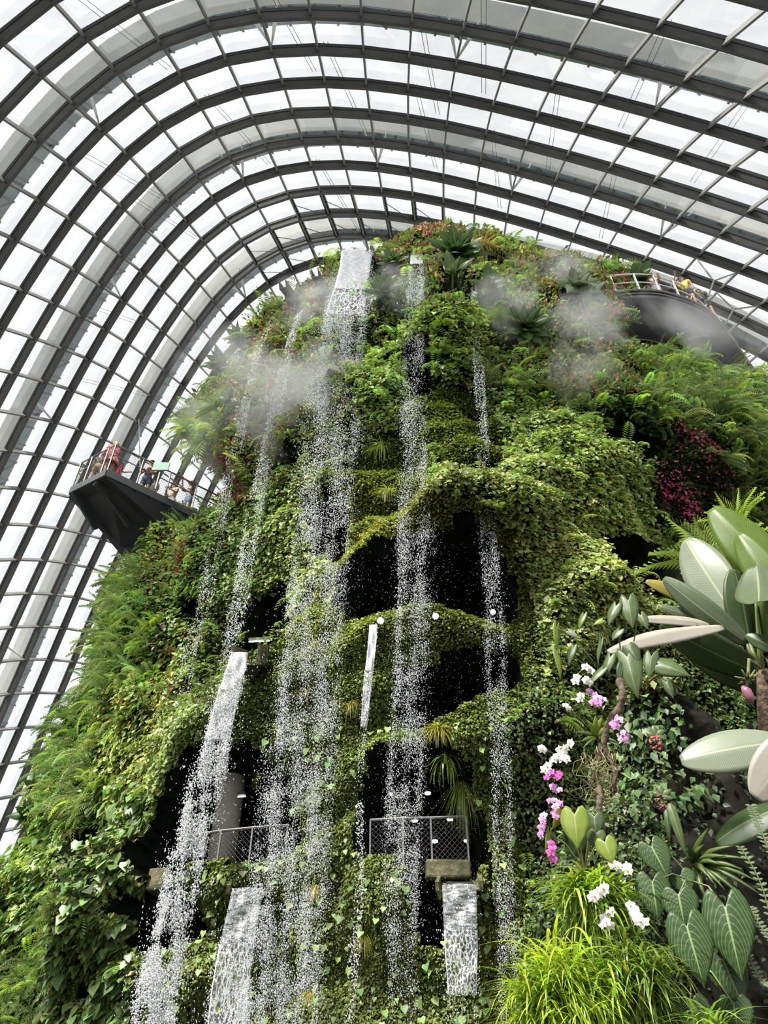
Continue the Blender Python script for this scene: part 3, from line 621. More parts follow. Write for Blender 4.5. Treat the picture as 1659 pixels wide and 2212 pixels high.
def dropmat():
    m,t,o=newmat('water_drops'); N=t.nodes.new; L=t.links.new
    d=N('ShaderNodeBsdfDiffuse'); d.inputs[0].default_value=(.93,.95,.97,1); tr=N('ShaderNodeBsdfTranslucent'); tr.inputs[0].default_value=(.93,.95,.97,1)
    a=N('ShaderNodeMixShader'); a.inputs[0].default_value=.5; L(d.outputs[0],a.inputs[1]); L(tr.outputs[0],a.inputs[2]); L(a.outputs[0],o.inputs[0]); return m
M['drops']=dropmat()
DROP=(np.array([(0,1.5,0),(.5,0,.0),(-.25,0,.43),(-.25,0,-.43),(0,-1.2,0)],float),tris([(0,1,2,2),(0,2,3,3),(0,3,1,1),(4,2,1,1),(4,3,2,2),(4,1,3,3)]))
DROPT=(np.array([(0,1.4,0),(.6,-.6,0),(-.3,-.6,.5),(-.3,-.6,-.5)],float),np.array([(0,1,2),(0,2,3),(0,3,1),(1,3,2)],np.int32))
def path_h(v,p0,ph): # horizontal distance of a fall at image row, always in front of the wall
    return np.interp(v,p0,ph)
def fall(name,label,path,N,px=2.2,h0=None,cat='waterfall',sheet=None,gap=1.1,spread=None,clump=1.,top_open=0.):
    # path: (v, left u, right u, density)
    t=empty(name,(0,0,0),label=label,cat=cat)
    vs=np.array([p[0] for p in path],float); ul=np.array([p[1] for p in path],float); ur=np.array([p[2] for p in path],float); de=np.array([p[3] for p in path],float)
    hv=[]
    gv=np.linspace(vs[0],vs[-1],28)
    for v in gv:
        u=(np.interp(v,vs,ul)+np.interp(v,vs,ur))/2; hb=base_h(u,v); hv.append(hb if hb else np.nan)
    hv=np.array(hv); k=np.isfinite(hv); hv=np.interp(gv,gv[k],hv[k])-gap
    if h0 is not None: hv[0]=h0
    hv=np.minimum.accumulate(hv)
    r=np.random.default_rng(len(name)+N)
    vv_=np.linspace(vs[0],vs[-1],500); w_=np.interp(vv_,vs,de*(ur-ul)); cdf=np.cumsum(w_); cdf/=cdf[-1]
    v=np.interp(r.random(N),cdf,vv_); s=r.random(N)
    edge=r.random(N)<.28; s=np.where(edge,np.where(r.random(N)<.5,r.random(N)**2*.22,1-r.random(N)**2*.22),s)
    s=s+r.normal(size=N)*.09*(1+ (r.random(N)<.16)*2.4)
    # bunches: keep drops where a streaky noise is high
    L_=np.interp(v,vs,ul); R_=np.interp(v,vs,ur); u=L_+s*(R_-L_)
    q=np.sin(u*.16+v*.011)+np.sin(u*.07-v*.02+2)+.7*np.sin(v*.045+u*.02)+.6*np.sin(v*.13+u*.05)
    keep=r.random(N)<np.clip(.62+.26*q*clump,.08,1); u,v=u[keep],v[keep]; n=len(u)
    h=np.interp(v,gv,hv)+r.normal(size=n)*.10
    x=(u-829.5)/F_PX; y=(1106-v)/F_PX; D=np.stack([x,CP-y*SP,SP+y*CP],1); P=D*(h/np.hypot(D[:,0],D[:,1]))[:,None]
    dist=np.linalg.norm(P,axis=1); sz=px*dist/1665.*np.exp(r.normal(size=n)*.35)*.5*1.5
    Y=nrm(np.array([[0,0,-1.]])+r.normal(size=(n,3))*.25); X=nrm(np.cross(Y,r.normal(size=(n,3)))); Z=np.cross(X,Y)
    V,Fc,_=place(P,X,Y,Z,sz,DROPT,np.ones((n,3))); me=np_mesh('droplets',V,Fc)
    dr=link('droplets',me,M['drops'],t); dr['kind']='stuff'
    if sheet:
        for (v0,v1,mm,thk) in sheet:
            nr,nc=26,12; V=[];UV=[]
            for back in (0,1):
                for i in range(nr):
                    v_=v0+(v1-v0)*i/(nr-1); a,b=np.interp(v_,vs,ul),np.interp(v_,vs,ur)
                    hh=np.interp(v_,gv,hv)+back*thk
                    for j in range(nc):
                        q=j/(nc-1); arch=math.sin(math.pi*q)*(b-a)*.05 if i<8 else 0
                        V.append(at_h(a+(b-a)*q,v_-arch*(1-i/8 if i<8 else 0),hh+.012*math.sin(q*6+i*.35)+.01*math.sin(q*13-i*.2))); UV.append((q,i/(nr-1)*2))
            V=np.array(V); f=gridfaces(nr,nc); f2=f[:,::-1]+nr*nc
            A=np.arange(nr*nc).reshape(nr,nc); B=A+nr*nc; rim=[]
            for i in range(nr-1): rim+= [(A[i,0],A[i+1,0],B[i+1,0],B[i,0]),(A[i,-1],B[i,-1],B[i+1,-1],A[i+1,-1])]
            for j in range(nc-1): rim+= [(A[0,j],B[0,j],B[0,j+1],A[0,j+1]),(A[-1,j],A[-1,j+1],B[-1,j+1],B[-1,j])]
            me=np_mesh('water_sheet',V,np.concatenate([f,f2,np.array(rim)]),True,None,np.array(UV)); link('water_sheet',me,M[mm],t)
    return t,hv
def topd(u,v,back=0): 
    h=base_h(u,v); return h-1.1
T1,h1=fall('main_waterfall','widest waterfall arching off the broad steel lip and breaking into spray down the centre',
 [(541,738,806,.7),(575,734,800,.7),(620,722,796,1.7),(700,697,782,2.0),(780,684,778,1.7),(860,672,772,1.4),(960,664,768,1.),(1060,657,750,1.),(1200,640,745,.95),(1350,622,730,.9),(1500,604,722,.9),(1650,584,710,.9),(1800,568,700,.9),(1950,550,690,.9),(2212,520,672,.9),(2290,510,668,.9)],118000,1.3,
 sheet=[(541,625,'sheet',.05),(620,680,'lace',.03)],h0=13.0)
T2,h2=fall('middle_waterfall','narrow twin-stream waterfall falling straight from the spout beside the pink summit bush',
 [(515,891,913,.5),(560,886,914,.9),(640,880,914,1.3),(760,874,914,1.2),(900,868,916,1.),(1000,866,920,.9),(1150,860,930,.85),(1300,858,925,.9),(1450,856,915,.9),(1600,845,912,.8),(1750,838,905,.8),(1900,834,900,.8),(2050,838,900,.4),(2212,842,905,.12)],46000,1.2,
 sheet=[(515,570,'sheet',.04)],h0=14.8)
T3,h3=fall('right_waterfall','thin waterfall falling from the tall narrow spout right of the pink summit bush',
 [(489,1007,1018,.5),(560,1014,1025,1.4),(660,1019,1032,1.4),(800,1024,1044,1.2),(1000,1032,1058,1.),(1200,1040,1075,.9),(1400,1050,1090,.8),(1600,1060,1098,.7),(1800,1068,1106,.7),(2000,1075,1115,.7),(2160,1080,1120,.5),(2290,1086,1126,.2)],20000,1.2,
 sheet=[(489,560,'sheet',.04)],h0=14.2)
T4,h4=fall('left_thin_waterfall','thin fading waterfall leaping from the channel just left of the main fall',
 [(640,664,671,.6),(660,652,660,.9),(700,634,646,1.),(760,612,630,1.),(860,588,612,.9),(960,566,594,.8),(1080,540,570,.7),(1200,518,548,.7),(1320,496,530,.6),(1450,478,512,.5)],10500,1.5,h0=13.6)
T5,h5=fall('leftmost_thin_waterfall','faintest waterfall leaping from the farthest left channel past the platform',
 [(672,592,598,.5),(700,580,588,.6),(760,550,562,.9),(840,530,546,.9),(940,508,528,.8),(1060,476,500,.7),(1180,450,476,.5),(1300,428,456,.5),(1420,392,420,.4),(1560,372,402,.3)],6000,1.45,h0=14.0)
T6,h6=fall('ledge_waterfall','white waterfall pouring off the mossy concrete channel in the left middle',
 [(1410,500,536,.3),(1440,490,532,.6),(1500,470,516,1.1),(1580,448,500,1.3),(1660,424,486,1.2),(1750,400,462,1.1),(1850,372,436,1.),(1980,340,408,.9),(2100,312,388,.9),(2280,290,372,.9)],30000,1.9,
 gap=1.75,sheet=[(1410,1490,'sheet',.05),(1490,1600,'fine',.04)])
T7,h7=fall('small_waterfall','small ribbon waterfall from the notch below the left round spotlight',
 [(1350,798,816,.2),(1400,794,812,.6),(1450,788,806,.7),(1500,784,800,.7),(1580,778,792,.7),(1680,772,784,.7),(1800,770,784,.5),(1950,765,785,.4),(2212,742,762,.3)],2500,1.9,
 sheet=[(1350,1450,'sheet',.05),(1450,1570,'lace',.04)])
T8,h8=fall('lower_left_waterfall','clear curtain of water falling from the lower ledge left of centre',
 [(1920,502,570,.25),(1990,486,556,.4),(2060,470,546,.6),(2140,456,536,.7),(2290,440,528,.7)],4500,1.8,
 sheet=[(1920,2040,'clear',.06),(2040,2290,'lace',.05)])
T9,h9=fall('lower_right_waterfall','clear curtain of water with lacy edges below the railing at lower centre',
 [(1912,955,1029,.15),(1960,957,1030,.25),(2040,960,1032,.4),(2120,966,1030,.4),(2212,970,1030,.3)],1600,1.8,
 sheet=[(1912,2010,'clear',.06),(2010,2150,'lace',.05)])
T10,h10=fall('corner_trickle','thin trickle arcing from under the low concrete block at lower left',
 [(1938,358,368,.5),(1980,346,356,.8),(2040,332,342,.7),(2120,300,360,1.2),(2212,290,372,1.3)],4200,1.7,sheet=[(1938,2020,'sheet',.04)])
# free flying spray between the streams
def spray(name,label,poly,N,gap=.8,px=1.1):
    r=np.random.default_rng(N); P=[]
    xs=[p[0] for p in poly]; ys=[p[1] for p in poly]
    while len(P)<N:
        u,v=r.uniform(min(xs),max(xs)),r.uniform(min(ys),max(ys))
        if inpoly(u,v,poly): 
            h=base_h(u,v)
            if h: P.append(at_h(u,v,h-r.uniform(.2,gap+.4)))
    P=np.array(P); n=len(P); sz=px*np.linalg.norm(P,axis=1)/1665*.6*np.exp(r.normal(size=n)*.3)
    Y=nrm(r.normal(size=(n,3))); X=nrm(np.cross(Y,r.normal(size=(n,3)))); Z=np.cross(X,Y)
    V,Fc,_=place(P,X,Y,Z,sz,DROPT,np.ones((n,3))); tag(link(name,np_mesh(name,V,Fc),M['drops']),label,'water',kind='stuff')
spray('drifting_spray','fine drifting drops of spray between the lower waterfalls',[(620,1250),(1060,1150),(1110,2212),(500,2212)],4200)
# ---- spouts
def spout(name,label,pts,wd,dp,cat='spout',m='beam'):
    t=empty(name,pts[0],label=label,cat=cat); P=[np.array(p) for p in pts]
    d=nrm(P[-1]-P[0]); x=nrm(np.cross(d,(0,0,1))); z=np.cross(x,d)
    a,b=P[0],P[-1]
    mb=MB(); mb.bar(a-z*dp*.42,b-z*dp*.42,wd,dp*.16,up=z); mb.build('trough_floor',M[m],t)
    for s in(-1,1):
        mb=MB(); mb.bar(a+x*s*wd*.46,b+x*s*wd*.46,wd*.08,dp,up=z); mb.build('trough_side',M[m],t)
    mb=MB(); mb.box(a*.85+b*.15-z*dp*.62,(wd*.6,wd*.5,dp*.3)); mb.box(a*.4+b*.6-z*dp*.62,(wd*.6,wd*.5,dp*.3)); mb.build('bracket',M['rib_dark'],t)['kind']='stuff'
    return t
def hp(u,v,h): return at_h(u,v,h)
spout('water_channel','long weathered channel jutting up at far left of the summit',[hp(610,614,13.9),hp(668,690,16.2)],.24,.30)
spout('water_channel','weathered channel between the far left channel and the main waterfall',[hp(680,590,13.5),hp(716,652,15.5)],.24,.30)
t=spout('water_lip','broad steel lip the main waterfall arches over',[hp(771,548,13.05),hp(790,600,15.2)],.75,.22)
mb=MB(); mb.bar(hp(803,543,13.0),hp(824,592,14.9),.10,.35); mb.build('side_plate',M['beam'],t)
spout('water_lip','short steel lip above the middle waterfall',[hp(903,518,14.85),hp(906,560,16.2)],.30,.16)
t=spout('water_lip','tall narrow box spout above the right waterfall',[hp(1012,491,14.25),hp(1013,530,15.6)],.16,.2)
mb=MB(); mb.bar(hp(1004,498,14.35),hp(1000,622,14.6),.11,.35); mb.build('support_post',M['beam'],t)
spout('water_channel','mossy concrete channel above the white left middle waterfall',[hp(531,1415,base_h(531,1415)-1.65),hp(572,1428,base_h(575,1425)-.2)],.5,.35,m='wetcon')
spout('water_channel','thin ledge lip above the clear curtain at lower left',[hp(537,1924,base_h(537,1924)-1.05),hp(545,1905,base_h(545,1905)+.5)],.62,.12,m='wetcon')
spout('water_channel','thin ledge lip above the clear curtain at lower centre',[hp(992,1915,base_h(992,1915)-1.05),hp(992,1895,base_h(992,1895)+.5)],.62,.12,m='wetcon')
spout('water_channel','small notch spout beside the left round spotlight',[hp(808,1352,base_h(808,1352)-1.05),hp(812,1346,base_h(812,1346)+.2)],.2,.12,m='wetcon')
def slab(name,label,c,sz,m,rz=0,cat='ledge'):
    mb=MB(); R=np.array([[math.cos(rz),-math.sin(rz),0],[math.sin(rz),math.cos(rz),0],[0,0,1]]); mb.box(c,sz,R)
    o=mb.build(name,M[m]); b=o.modifiers.new('b','BEVEL'); b.width=.03; b.segments=2; return tag(o,label,cat)
slab('concrete_ledge','pale curved concrete ledge behind the main waterfall',hp(752,852,base_h(752,852)-.1),(1.5,1.4,.22),'concrete',.35)
slab('concrete_block','stained square concrete block beneath the left railing',hp(350,1905,base_h(350,1905)-.15),(.36,.36,.34),'wetcon',-.2,'block')
slab('mossy_panel','mossy rust streaked wall panel under the right railing',hp(968,1880,base_h(968,1880)+.15),(.66,.2,.26),'wetcon',.05,'panel')
# ---- mist
def mistmat(name,dens,sc_,seed):
    m,t,o=newmat(name); N=t.nodes.new; L=t.links.new
    tc=N('ShaderNodeTexCoord'); nz=N('ShaderNodeTexNoise'); nz.inputs['Scale'].default_value=sc_; nz.inputs['Detail'].default_value=4; nz.inputs['Distortion'].default_value=.5
    mp=N('ShaderNodeMapping'); mp.inputs['Location'].default_value=(seed*3.1,seed*1.7,0); L(tc.outputs['Object'],mp.inputs[0]); L(mp.outputs[0],nz.inputs['Vector'])
    ln=N('ShaderNodeVectorMath'); ln.operation='LENGTH'; L(tc.outputs['Object'],ln.inputs[0])
    fa=N('ShaderNodeMapRange'); fa.inputs[1].default_value=1.0; fa.inputs[2].default_value=.0; fa.inputs[3].default_value=-.26; fa.inputs[4].default_value=.16; L(ln.outputs['Value'],fa.inputs[0])
    ad=N('ShaderNodeMath'); L(nz.outputs['Fac'],ad.inputs[0]); L(fa.outputs[0],ad.inputs[1])
    mr=N('ShaderNodeMapRange'); mr.inputs[1].default_value=.34; mr.inputs[2].default_value=.74; mr.inputs[4].default_value=dens; L(ad.outputs[0],mr.inputs[0])
    v=N('ShaderNodeVolumePrincipled'); v.inputs['Color'].default_value=(.97,.97,.99,1); v.inputs['Anisotropy'].default_value=.2; L(mr.outputs[0],v.inputs['Density']); L(v.outputs[0],o.inputs['Volume']); return m
def mist(u,v,ru,rv,dens,label,gap=.9,rot=0,depth=1.0,sc_=1.7,d=None):
    p=at_h(u,v,(base_h(u,v) or 17)-gap) if d is None else at(u,v,d)
    dist=np.linalg.norm(p); k=dist/1665.; mb=MB(); mb.ball((0,0,0),1,20,12)
    o=mb.build('mist',mistmat('mist',dens,sc_,u*.01)); o.location=tuple(p)
    o.scale=(ru*k,depth,rv*k); o.rotation_euler=(0.5,math.radians(rot),0)
    return tag(o,label,'mist',kind='stuff')
mist(600,850,270,150,.85,'large bank of grey mist drifting left of the main waterfall',1.4,28,1.6,1.5)
mist(470,930,150,120,.45,'thinning edge of the mist bank reaching out to the left outline',1.0,20,1.3,1.5)
mist(710,665,150,95,.75,'mist curling round the channels behind the main waterfall',.5,0,1.2)
mist(860,630,90,80,.55,'thin mist between the main and the middle waterfall',.8)
mist(1100,665,90,110,1.0,'upright puff of mist beside the glossy rosette right of the right waterfall',.9)
mist(1195,580,110,60,.6,'thin mist over the summit shrubs',.8)
mist(1275,700,130,95,.75,'mist streaming past the pink panicles on the right shoulder',1.,20)
mist(1260,830,85,140,.45,'faint mist hanging down the right shoulder',.8)
mist(1515,705,150,75,.5,'mist flowing out from under the curved walkway',2.2,42,1.3)
# ================================================================ PEOPLE
SKIN=[mat('skin_light',(.55,.33,.23),.6),mat('skin_tan',(.40,.22,.14),.6)]
def cloth(n,c,c2=None,sc_=20): return mat(n,c,.85,c2=c2,scale=sc_)
def skinned(name,V,E,R,m,parent,sub=1,root=0):
    me=bpy.data.meshes.new(name); me.from_pydata([tuple(v) for v in V],E,[]); me.update()
    o=link(name,me,m,parent); o.matrix_parent_inverse=Matrix.Identity(4)
    md=o.modifiers.new('skin','SKIN'); sv=me.skin_vertices[0].data
    for i,r in enumerate(R): sv[i].radius=(r,r) if not isinstance(r,tuple) else r; sv[i].use_root=(i==root)
    md.use_smooth_shade=True
    s=o.modifiers.new('sub','SUBSURF'); s.levels=sub; s.render_levels=sub; return o
def person(foot,H,face,label,top,bottom,hair,arms='down',skin=0,lean=0.,dress=False,sit=False,group=None,sleeve=True,long_=False):
    t=empty('person',foot,face,label,'person',group); h=H/1.72
    pz=.92*h; L=lambda x,y,z:(x*h,y*h+lean*max(0,z-.92)*h,z*h)
    J={'pel':L(0,0,.93),'wst':L(0,.01,1.08),'chs':L(0,.02,1.30),'nck':L(0,.01,1.45),'nk2':L(0,.015,1.50),'hd1':L(0,.02,1.57),'hd2':L(0,.025,1.65),'hd3':L(0,.015,1.71)}
    R={'pel':.115,'wst':.105,'chs':.125,'nck':.065,'nk2':.048,'hd1':.07,'hd2':.085,'hd3':.055}
    E=[('pel','wst'),('wst','chs'),('chs','nck'),('nck','nk2'),('nk2','hd1'),('hd1','hd2'),('hd2','hd3')]
    sh=.175
    A={'down':[(sh,0,1.41),(sh+.05,-.02,1.13),(sh+.04,.07,.89)],'cross':[(sh,0,1.41),(sh+.07,.06,1.14),(.03,.22,1.12)],
       'rail':[(sh,0,1.41),(sh+.05,.16,1.20),(sh-.02,.36,1.14)],'raise':[(sh,0,1.42),(sh+.07,.20,1.40),(.07,.33,1.66)],
       'point':[(sh,0,1.42),(sh+.04,.24,1.45),(sh+.05,.46,1.62)],'hold':[(sh,0,1.41),(sh+.04,.08,1.16),(.06,.27,1.27)]}
    for s,k in ((1,'R'),(-1,'L')):
        kind=arms if not isinstance(arms,tuple) else arms[0 if s>0 else 1]
        a=A[kind]
        J['sh'+k]=L(s*a[0][0],a[0][1],a[0][2]);J['el'+k]=L(s*a[1][0],a[1][1],a[1][2]);
        wr=a[2]; J['wr'+k]=L(s*wr[0]+(0 if kind!='cross' else -s*.06),wr[1],wr[2]+(0.03 if kind=='cross' and s>0 else 0))
        d=nrm(np.array(J['wr'+k])-np.array(J['el'+k])); w_=np.array(J['wr'+k])
        J['pa'+k]=tuple(w_+d*.07*h)
        E+=[('chs','sh'+k),('sh'+k,'el'+k),('el'+k,'wr'+k),('wr'+k,'pa'+k)]
        R['sh'+k]=.058;R['el'+k]=.042;R['wr'+k]=.028;R['pa'+k]=.036
        J['hp'+k]=L(s*.09,0,.88);J['kn'+k]=L(s*.10,.03+.02*s,.50);J['an'+k]=L(s*.10,-.02,.09);J['to'+k]=L(s*.11,.13,.04)
        R['hp'+k]=.088;R['kn'+k]=.058;R['an'+k]=.038;R['to'+k]=.035
        E+=[('pel','hp'+k),('hp'+k,'kn'+k),('kn'+k,'an'+k),('an'+k,'to'+k)]
    ks=list(J); ix={k:i for i,k in enumerate(ks)}
    body=skinned('body',[J[k] for k in ks],[(ix[a],ix[b]) for a,b in E],[R[k]*h for k in ks],SKIN[skin],t,2,ix['pel'])
    def fingers(k,s):
        p=np.array(J['pa'+k]); d=nrm(p-np.array(J['wr'+k])); x=nrm(np.cross(d,(0,0,1))+1e-6); z=np.cross(x,d); mb=MB()
        for i,(o,l) in enumerate(((-.027,.06),(-.009,.07),(.009,.066),(.027,.052))): mb.tube([p+x*o*h,p+x*o*h+d*l*.6*h,p+x*o*h+d*l*h-z*.02*h],.0085*h,5)
        mb.tube([p-d*.04*h+x*.03*s*h,p+x*.055*s*h,p+d*.03*h+x*.06*s*h],.010*h,5)
        o=mb.build('fingers',SKIN[skin],None,True); o.parent=t; o['kind']='stuff'
    fingers('R',1);fingers('L',-1)
    def sub(name,mb,m):
        o=mb.build(name,m,None,True); o.parent=t; return o
    hd=np.array(J['hd2'])
    mb=MB(); mb.tube([hd+(0,.075*h,.02*h),hd+(0,.105*h,-.025*h),hd+(0,.085*h,-.035*h)],[.008*h,.014*h,.010*h],6); sub('nose',mb,SKIN[skin])
    for s in(-1,1):
        mb=MB(); mb.ball(hd+(s*.032*h,.083*h,.012*h),.010*h); sub('eye',mb,M['deck'])
        mb=MB(); mb.ball(hd+(s*.087*h,.0,-.01*h),(.012*h,.02*h,.03*h)); sub('ear',mb,SKIN[skin])
    mb=MB(); mb.tube([hd+(-.025*h,.082*h,-.055*h),hd+(0,.09*h,-.057*h),hd+(.025*h,.082*h,-.055*h)],.006*h,5); sub('mouth',mb,mat('lips',(.35,.10,.09),.6))
    mb=MB(); mb.ball(hd+(0,-.018*h,.035*h),(.096*h,.10*h,.085*h),12,8)
    if long_: mb.tube([hd+(0,-.06*h,.02*h),hd+(0,-.085*h,-.09*h),hd+(0,-.08*h,-.24*h)],[.075*h,.07*h,.03*h],8)
    sub('hair',mb,hair)
    # garment shells follow the same joints
    tv=[J['pel'],J['wst'],J['chs'],J['nck']];tr=[.135*h,.125*h,.146*h,.075*h];te=[(0,1),(1,2),(2,3)]
    if sleeve:
        for k in 'RL':
            q=np.array(J['sh'+k]); e=np.array(J['el'+k]); b=len(tv); tv+=[tuple(q),tuple(q*.45+e*.55)]; tr+=[.074*h,.062*h]; te+=[(2,b),(b,b+1)]
    skinned('dress_bodice' if dress else 'shirt',tv,te,tr,top,t,1)
    if dress:
        mb=MB(); n=14
        for (z,r) in (): pass
        prof=[(1.06,.13),(.95,.17),(.85,.205),(.845,.215),(.75,.225),(.745,.24),(.66,.245)]
        V=[];Fs=[]
        for (z,r) in prof:
            for k in range(n*2):
                a=math.pi*k/n; rr=r*(1+.06*math.sin(a*7)*(1.06-z)); V.append(L(rr*math.cos(a),rr*.85*math.sin(a),z))
        m=n*2
        for i in range(len(prof)-1):
            for k in range(m): Fs.append((i*m+k,i*m+(k+1)%m,(i+1)*m+(k+1)%m,(i+1)*m+k))
        mb.add(V,Fs); o=sub('skirt',mb,bottom); sm=o.modifiers.new('s','SOLIDIFY'); sm.thickness=.012
    else:
        bv=[J['wst'],J['pel']];br=[.128*h,.137*h];be=[(0,1)]
        for k in 'RL':
            q=np.array(J['hp'+k]); e=np.array(J['kn'+k]); b=len(bv); bv+=[tuple(q),tuple(q*.35+e*.65)]; br+=[.108*h,.095*h]; be+=[(1,b),(b,b+1)]
        skinned('shorts',bv,be,br,bottom,t,1,1)
    for s in(1,-1):
        k='R' if s>0 else 'L'; mb=MB(); a,b=np.array(J['an'+k]),np.array(J['to'+k]); mb.tube([a+(0,-.04*h,-.055*h),a+(0,.02*h,-.04*h),b+(0,.03*h,0)],[.036*h,.045*h,.03*h],8); sub('shoe',mb,M['deckedge'])
    return t
hair_b=mat('blond_hair',(.42,.30,.15),.6,c2=(.3,.2,.1),scale=40); hair_d=mat('dark_hair',(.03,.022,.018),.6,c2=(.06,.04,.03),scale=40); hair_m=mat('brown_hair',(.14,.075,.04),.6,c2=(.08,.04,.02),scale=40)
c_pink=cloth('pink_print_dress',(.62,.10,.14),(.75,.30,.32),22); c_camo=cloth('dark_patterned_shirt',(.03,.04,.03),(.12,.13,.08),18)
c_kh=cloth('khaki',(.36,.27,.18)); c_olive=cloth('olive_vest',(.07,.075,.06),(.10,.10,.08)); c_navy=cloth('navy_shorts',(.03,.06,.13),(.06,.10,.18))
c_mag=cloth('magenta_dress',(.72,.05,.2)); c_bei=cloth('beige_top',(.62,.45,.36),(.7,.55,.46)); c_wh=cloth('white_cloth',(.75,.73,.72)); c_jean=cloth('denim',(.16,.25,.40),(.24,.33,.48),30)
c_grey=cloth('grey_vest',(.35,.36,.38)); c_yel=cloth('yellow_shirt',(.55,.47,.10)); c_dk=cloth('dark_clothes',(.05,.05,.055))
# ================================================================ VIEWING PLATFORM
ZD=16.4
A_=at_z(155,1055,ZD); B_=at_z(232,1016,ZD); C_=at_z(421,1107,ZD); D_=at_z(262,1165,ZD)
C2=C_+(C_-B_)*.45; D2=D_+(C2-C_)*.8
plat=empty('viewing_platform',(B_+D_)/2,0,'black steel viewing platform jutting from the left flank with a prow-shaped tip','platform')
def prism(poly,z0,z1):
    n=len(poly); V=[(p[0],p[1],z0) for p in poly]+[(p[0],p[1],z1) for p in poly]
    mb=MB(); mb.add(V,[tuple(range(n-1,-1,-1)),tuple(range(n,2*n))]+[(i,(i+1)%n,n+(i+1)%n,n+i) for i in range(n)]); return mb
def lerp(a,b,t): return a*(1-t)+b*t
cen=(A_+B_+C2+D2)/4
prism([A_,B_,C2,D2],ZD-.10,ZD).build('deck_plate',M['deck'],plat)
for k,(a,b) in enumerate([(A_,B_),(B_,C2),(D2,A_)]):
    mb=MB(); mb.bar(a+(0,0,-.11),b+(0,0,-.11),.09,.26); mb.build('edge_beam',M['deckedge'],plat)
for i in range(1,9):
    t_=i/9; p=lerp(B_,C2,t_); q=lerp(A_,D2,t_); mb=MB(); mb.bar(p+(0,0,-.2),q+(0,0,-.2),.05,.18); mb.build('cross_joist',M['deck'],plat)
# tapering belly girders down to the mountain
low=at_z(262,1180,ZD-1.3); low=lerp(low,D2,.1)
for (a,b) in [(lerp(A_,B_,.1),low),(lerp(A_,B_,.75),low+(1.2,.3,.1)),(lerp(B_,C2,.5),low+(2.2,.6,.2))]:
    mb=MB(); mb.bar(a+(0,0,-.3),b,.14,.3); mb.build('belly_girder',M['deck'],plat)
    mb=MB(); mb.bar(a+(0,0,-.2),lerp(a,b,.5)+(0,0,-.5),.08,.2); mb.build('belly_brace',M['deck'],plat)
V=[A_+(0,0,-.25),B_+(0,0,-.25),lerp(B_,C2,.8)+(0,0,-.25),low+(2.4,.6,-.2),low+(0,0,-.35)]
mb=MB(); W=[v+(0,0,.12) for v in V]; mb.add(V+W,[(4,3,2,1,0),(5,6,7,8,9)]+[(i,(i+1)%5,5+(i+1)%5,5+i) for i in range(5)]); mb.build('belly_plate',M['deck'],plat)
def railing(parent,path,H,m,posts=None,mid=.55,mesh=None,ms=.09,thick=.035,lean=0,kinds=('handrail','mid_rail','post','mesh_infill')):
    path=[np.asarray(p,float) for p in path]; up=np.array([0,0,1.])
    mb=MB(); mb.tube([p+up*H for p in path],thick*.8,6); mb.build(kinds[0],M[m],parent)
    if mid: mb=MB(); mb.tube([p+up*H*mid for p in path],thick*.55,6); mb.build(kinds[1],M[m],parent)
    for p in (posts if posts is not None else path):
        mb=MB(); mb.bar(p,p+up*H,thick*1.5,thick*.9); mb.build(kinds[2],M[m],parent)
    if mesh:
        mb=MB()
        for a,b in zip(path[:-1],path[1:]):
            Ln=np.linalg.norm(b-a); n=max(2,int(Ln/ms)); hm=H*mesh; nz2=max(2,int(hm/ms)); d=(b-a)/Ln
            r=.004
            for i in range(-nz2,n):   # diagonal wires both ways
                for s in (0,1):
                    x0=max(0,i); x1=min(n,i+nz2)
                    if x1<=x0: continue
                    za,zb=(x0-i)/nz2*hm,(x1-i)/nz2*hm
                    if s: za,zb=hm-za,hm-zb
                    mb.tube([a+d*(x0/n*Ln)+up*za,a+d*(x1/n*Ln)+up*zb],r,3,False)
        o=mb.build(kinds[3],M['steel'],parent); o['kind']='stuff'
Bp=lerp(B_,A_,.02)
rl=[lerp(A_,D2,.30),A_,B_,lerp(B_,C2,.30),lerp(B_,C2,.58),lerp(B_,C2,.80),C2]
railing(plat,rl,1.12,'steel',posts=[rl[0],A_,lerp(A_,B_,.33),lerp(A_,B_,.8),B_,lerp(B_,C2,.22),lerp(B_,C2,.44),lerp(B_,C2,.66),lerp(B_,C2,.88)],mid=.62,mesh=.95,ms=.11)
mb=MB(); s0=lerp(B_,C2,.40)-nrm(cen-B_)*0; sg=at_z(348,1008,ZD+.95); 
mb.box(sg,(.5,.05,.34)); sb_=mb.build('sign_board',mat('green_board',(.25,.40,.30),.6)); tag(sb_,'small pale green board behind the platform railing','sign')
mb=MB(); mb.bar(sg+(0,.03,-.95+.0),sg+(0,.03,-.15),.04); mb.build('stand',M['steel'],sb_)
mb=MB(); pt=at_z(303,1025,ZD); tp=at(300,905,47.5); mb.tube([pt,tp],.022,5); tag(mb.build('hanger_rod',M['steel']),'thin vertical hanger rod rising from the platform to the dome','rod')
def on_deck(u,v,H,z=ZD,k=.96): p=at_z(u,v,z+H*k); return (p[0],p[1],z)
F0=math.pi # facing the camera: local +y turned to -y
person(on_deck(254,957,1.68),1.68,F0*.25,'woman in a pink print dress leaning on the prow railing of the platform',c_pink,c_pink,hair_b,'rail',0,.12,dress=True,long_=True)
person(on_deck(226,975,1.72),1.72,F0*.1,'man in a dark patterned shirt and khaki trousers bending behind the woman in pink',c_camo,c_kh,hair_d,'rail',1,.3)
person(on_deck(262,1003,1.15),1.15,F0*-.3,'child in a magenta dress reaching up to the platform railing',c_mag,c_mag,hair_m,('down','point'),0,.05,dress=True)
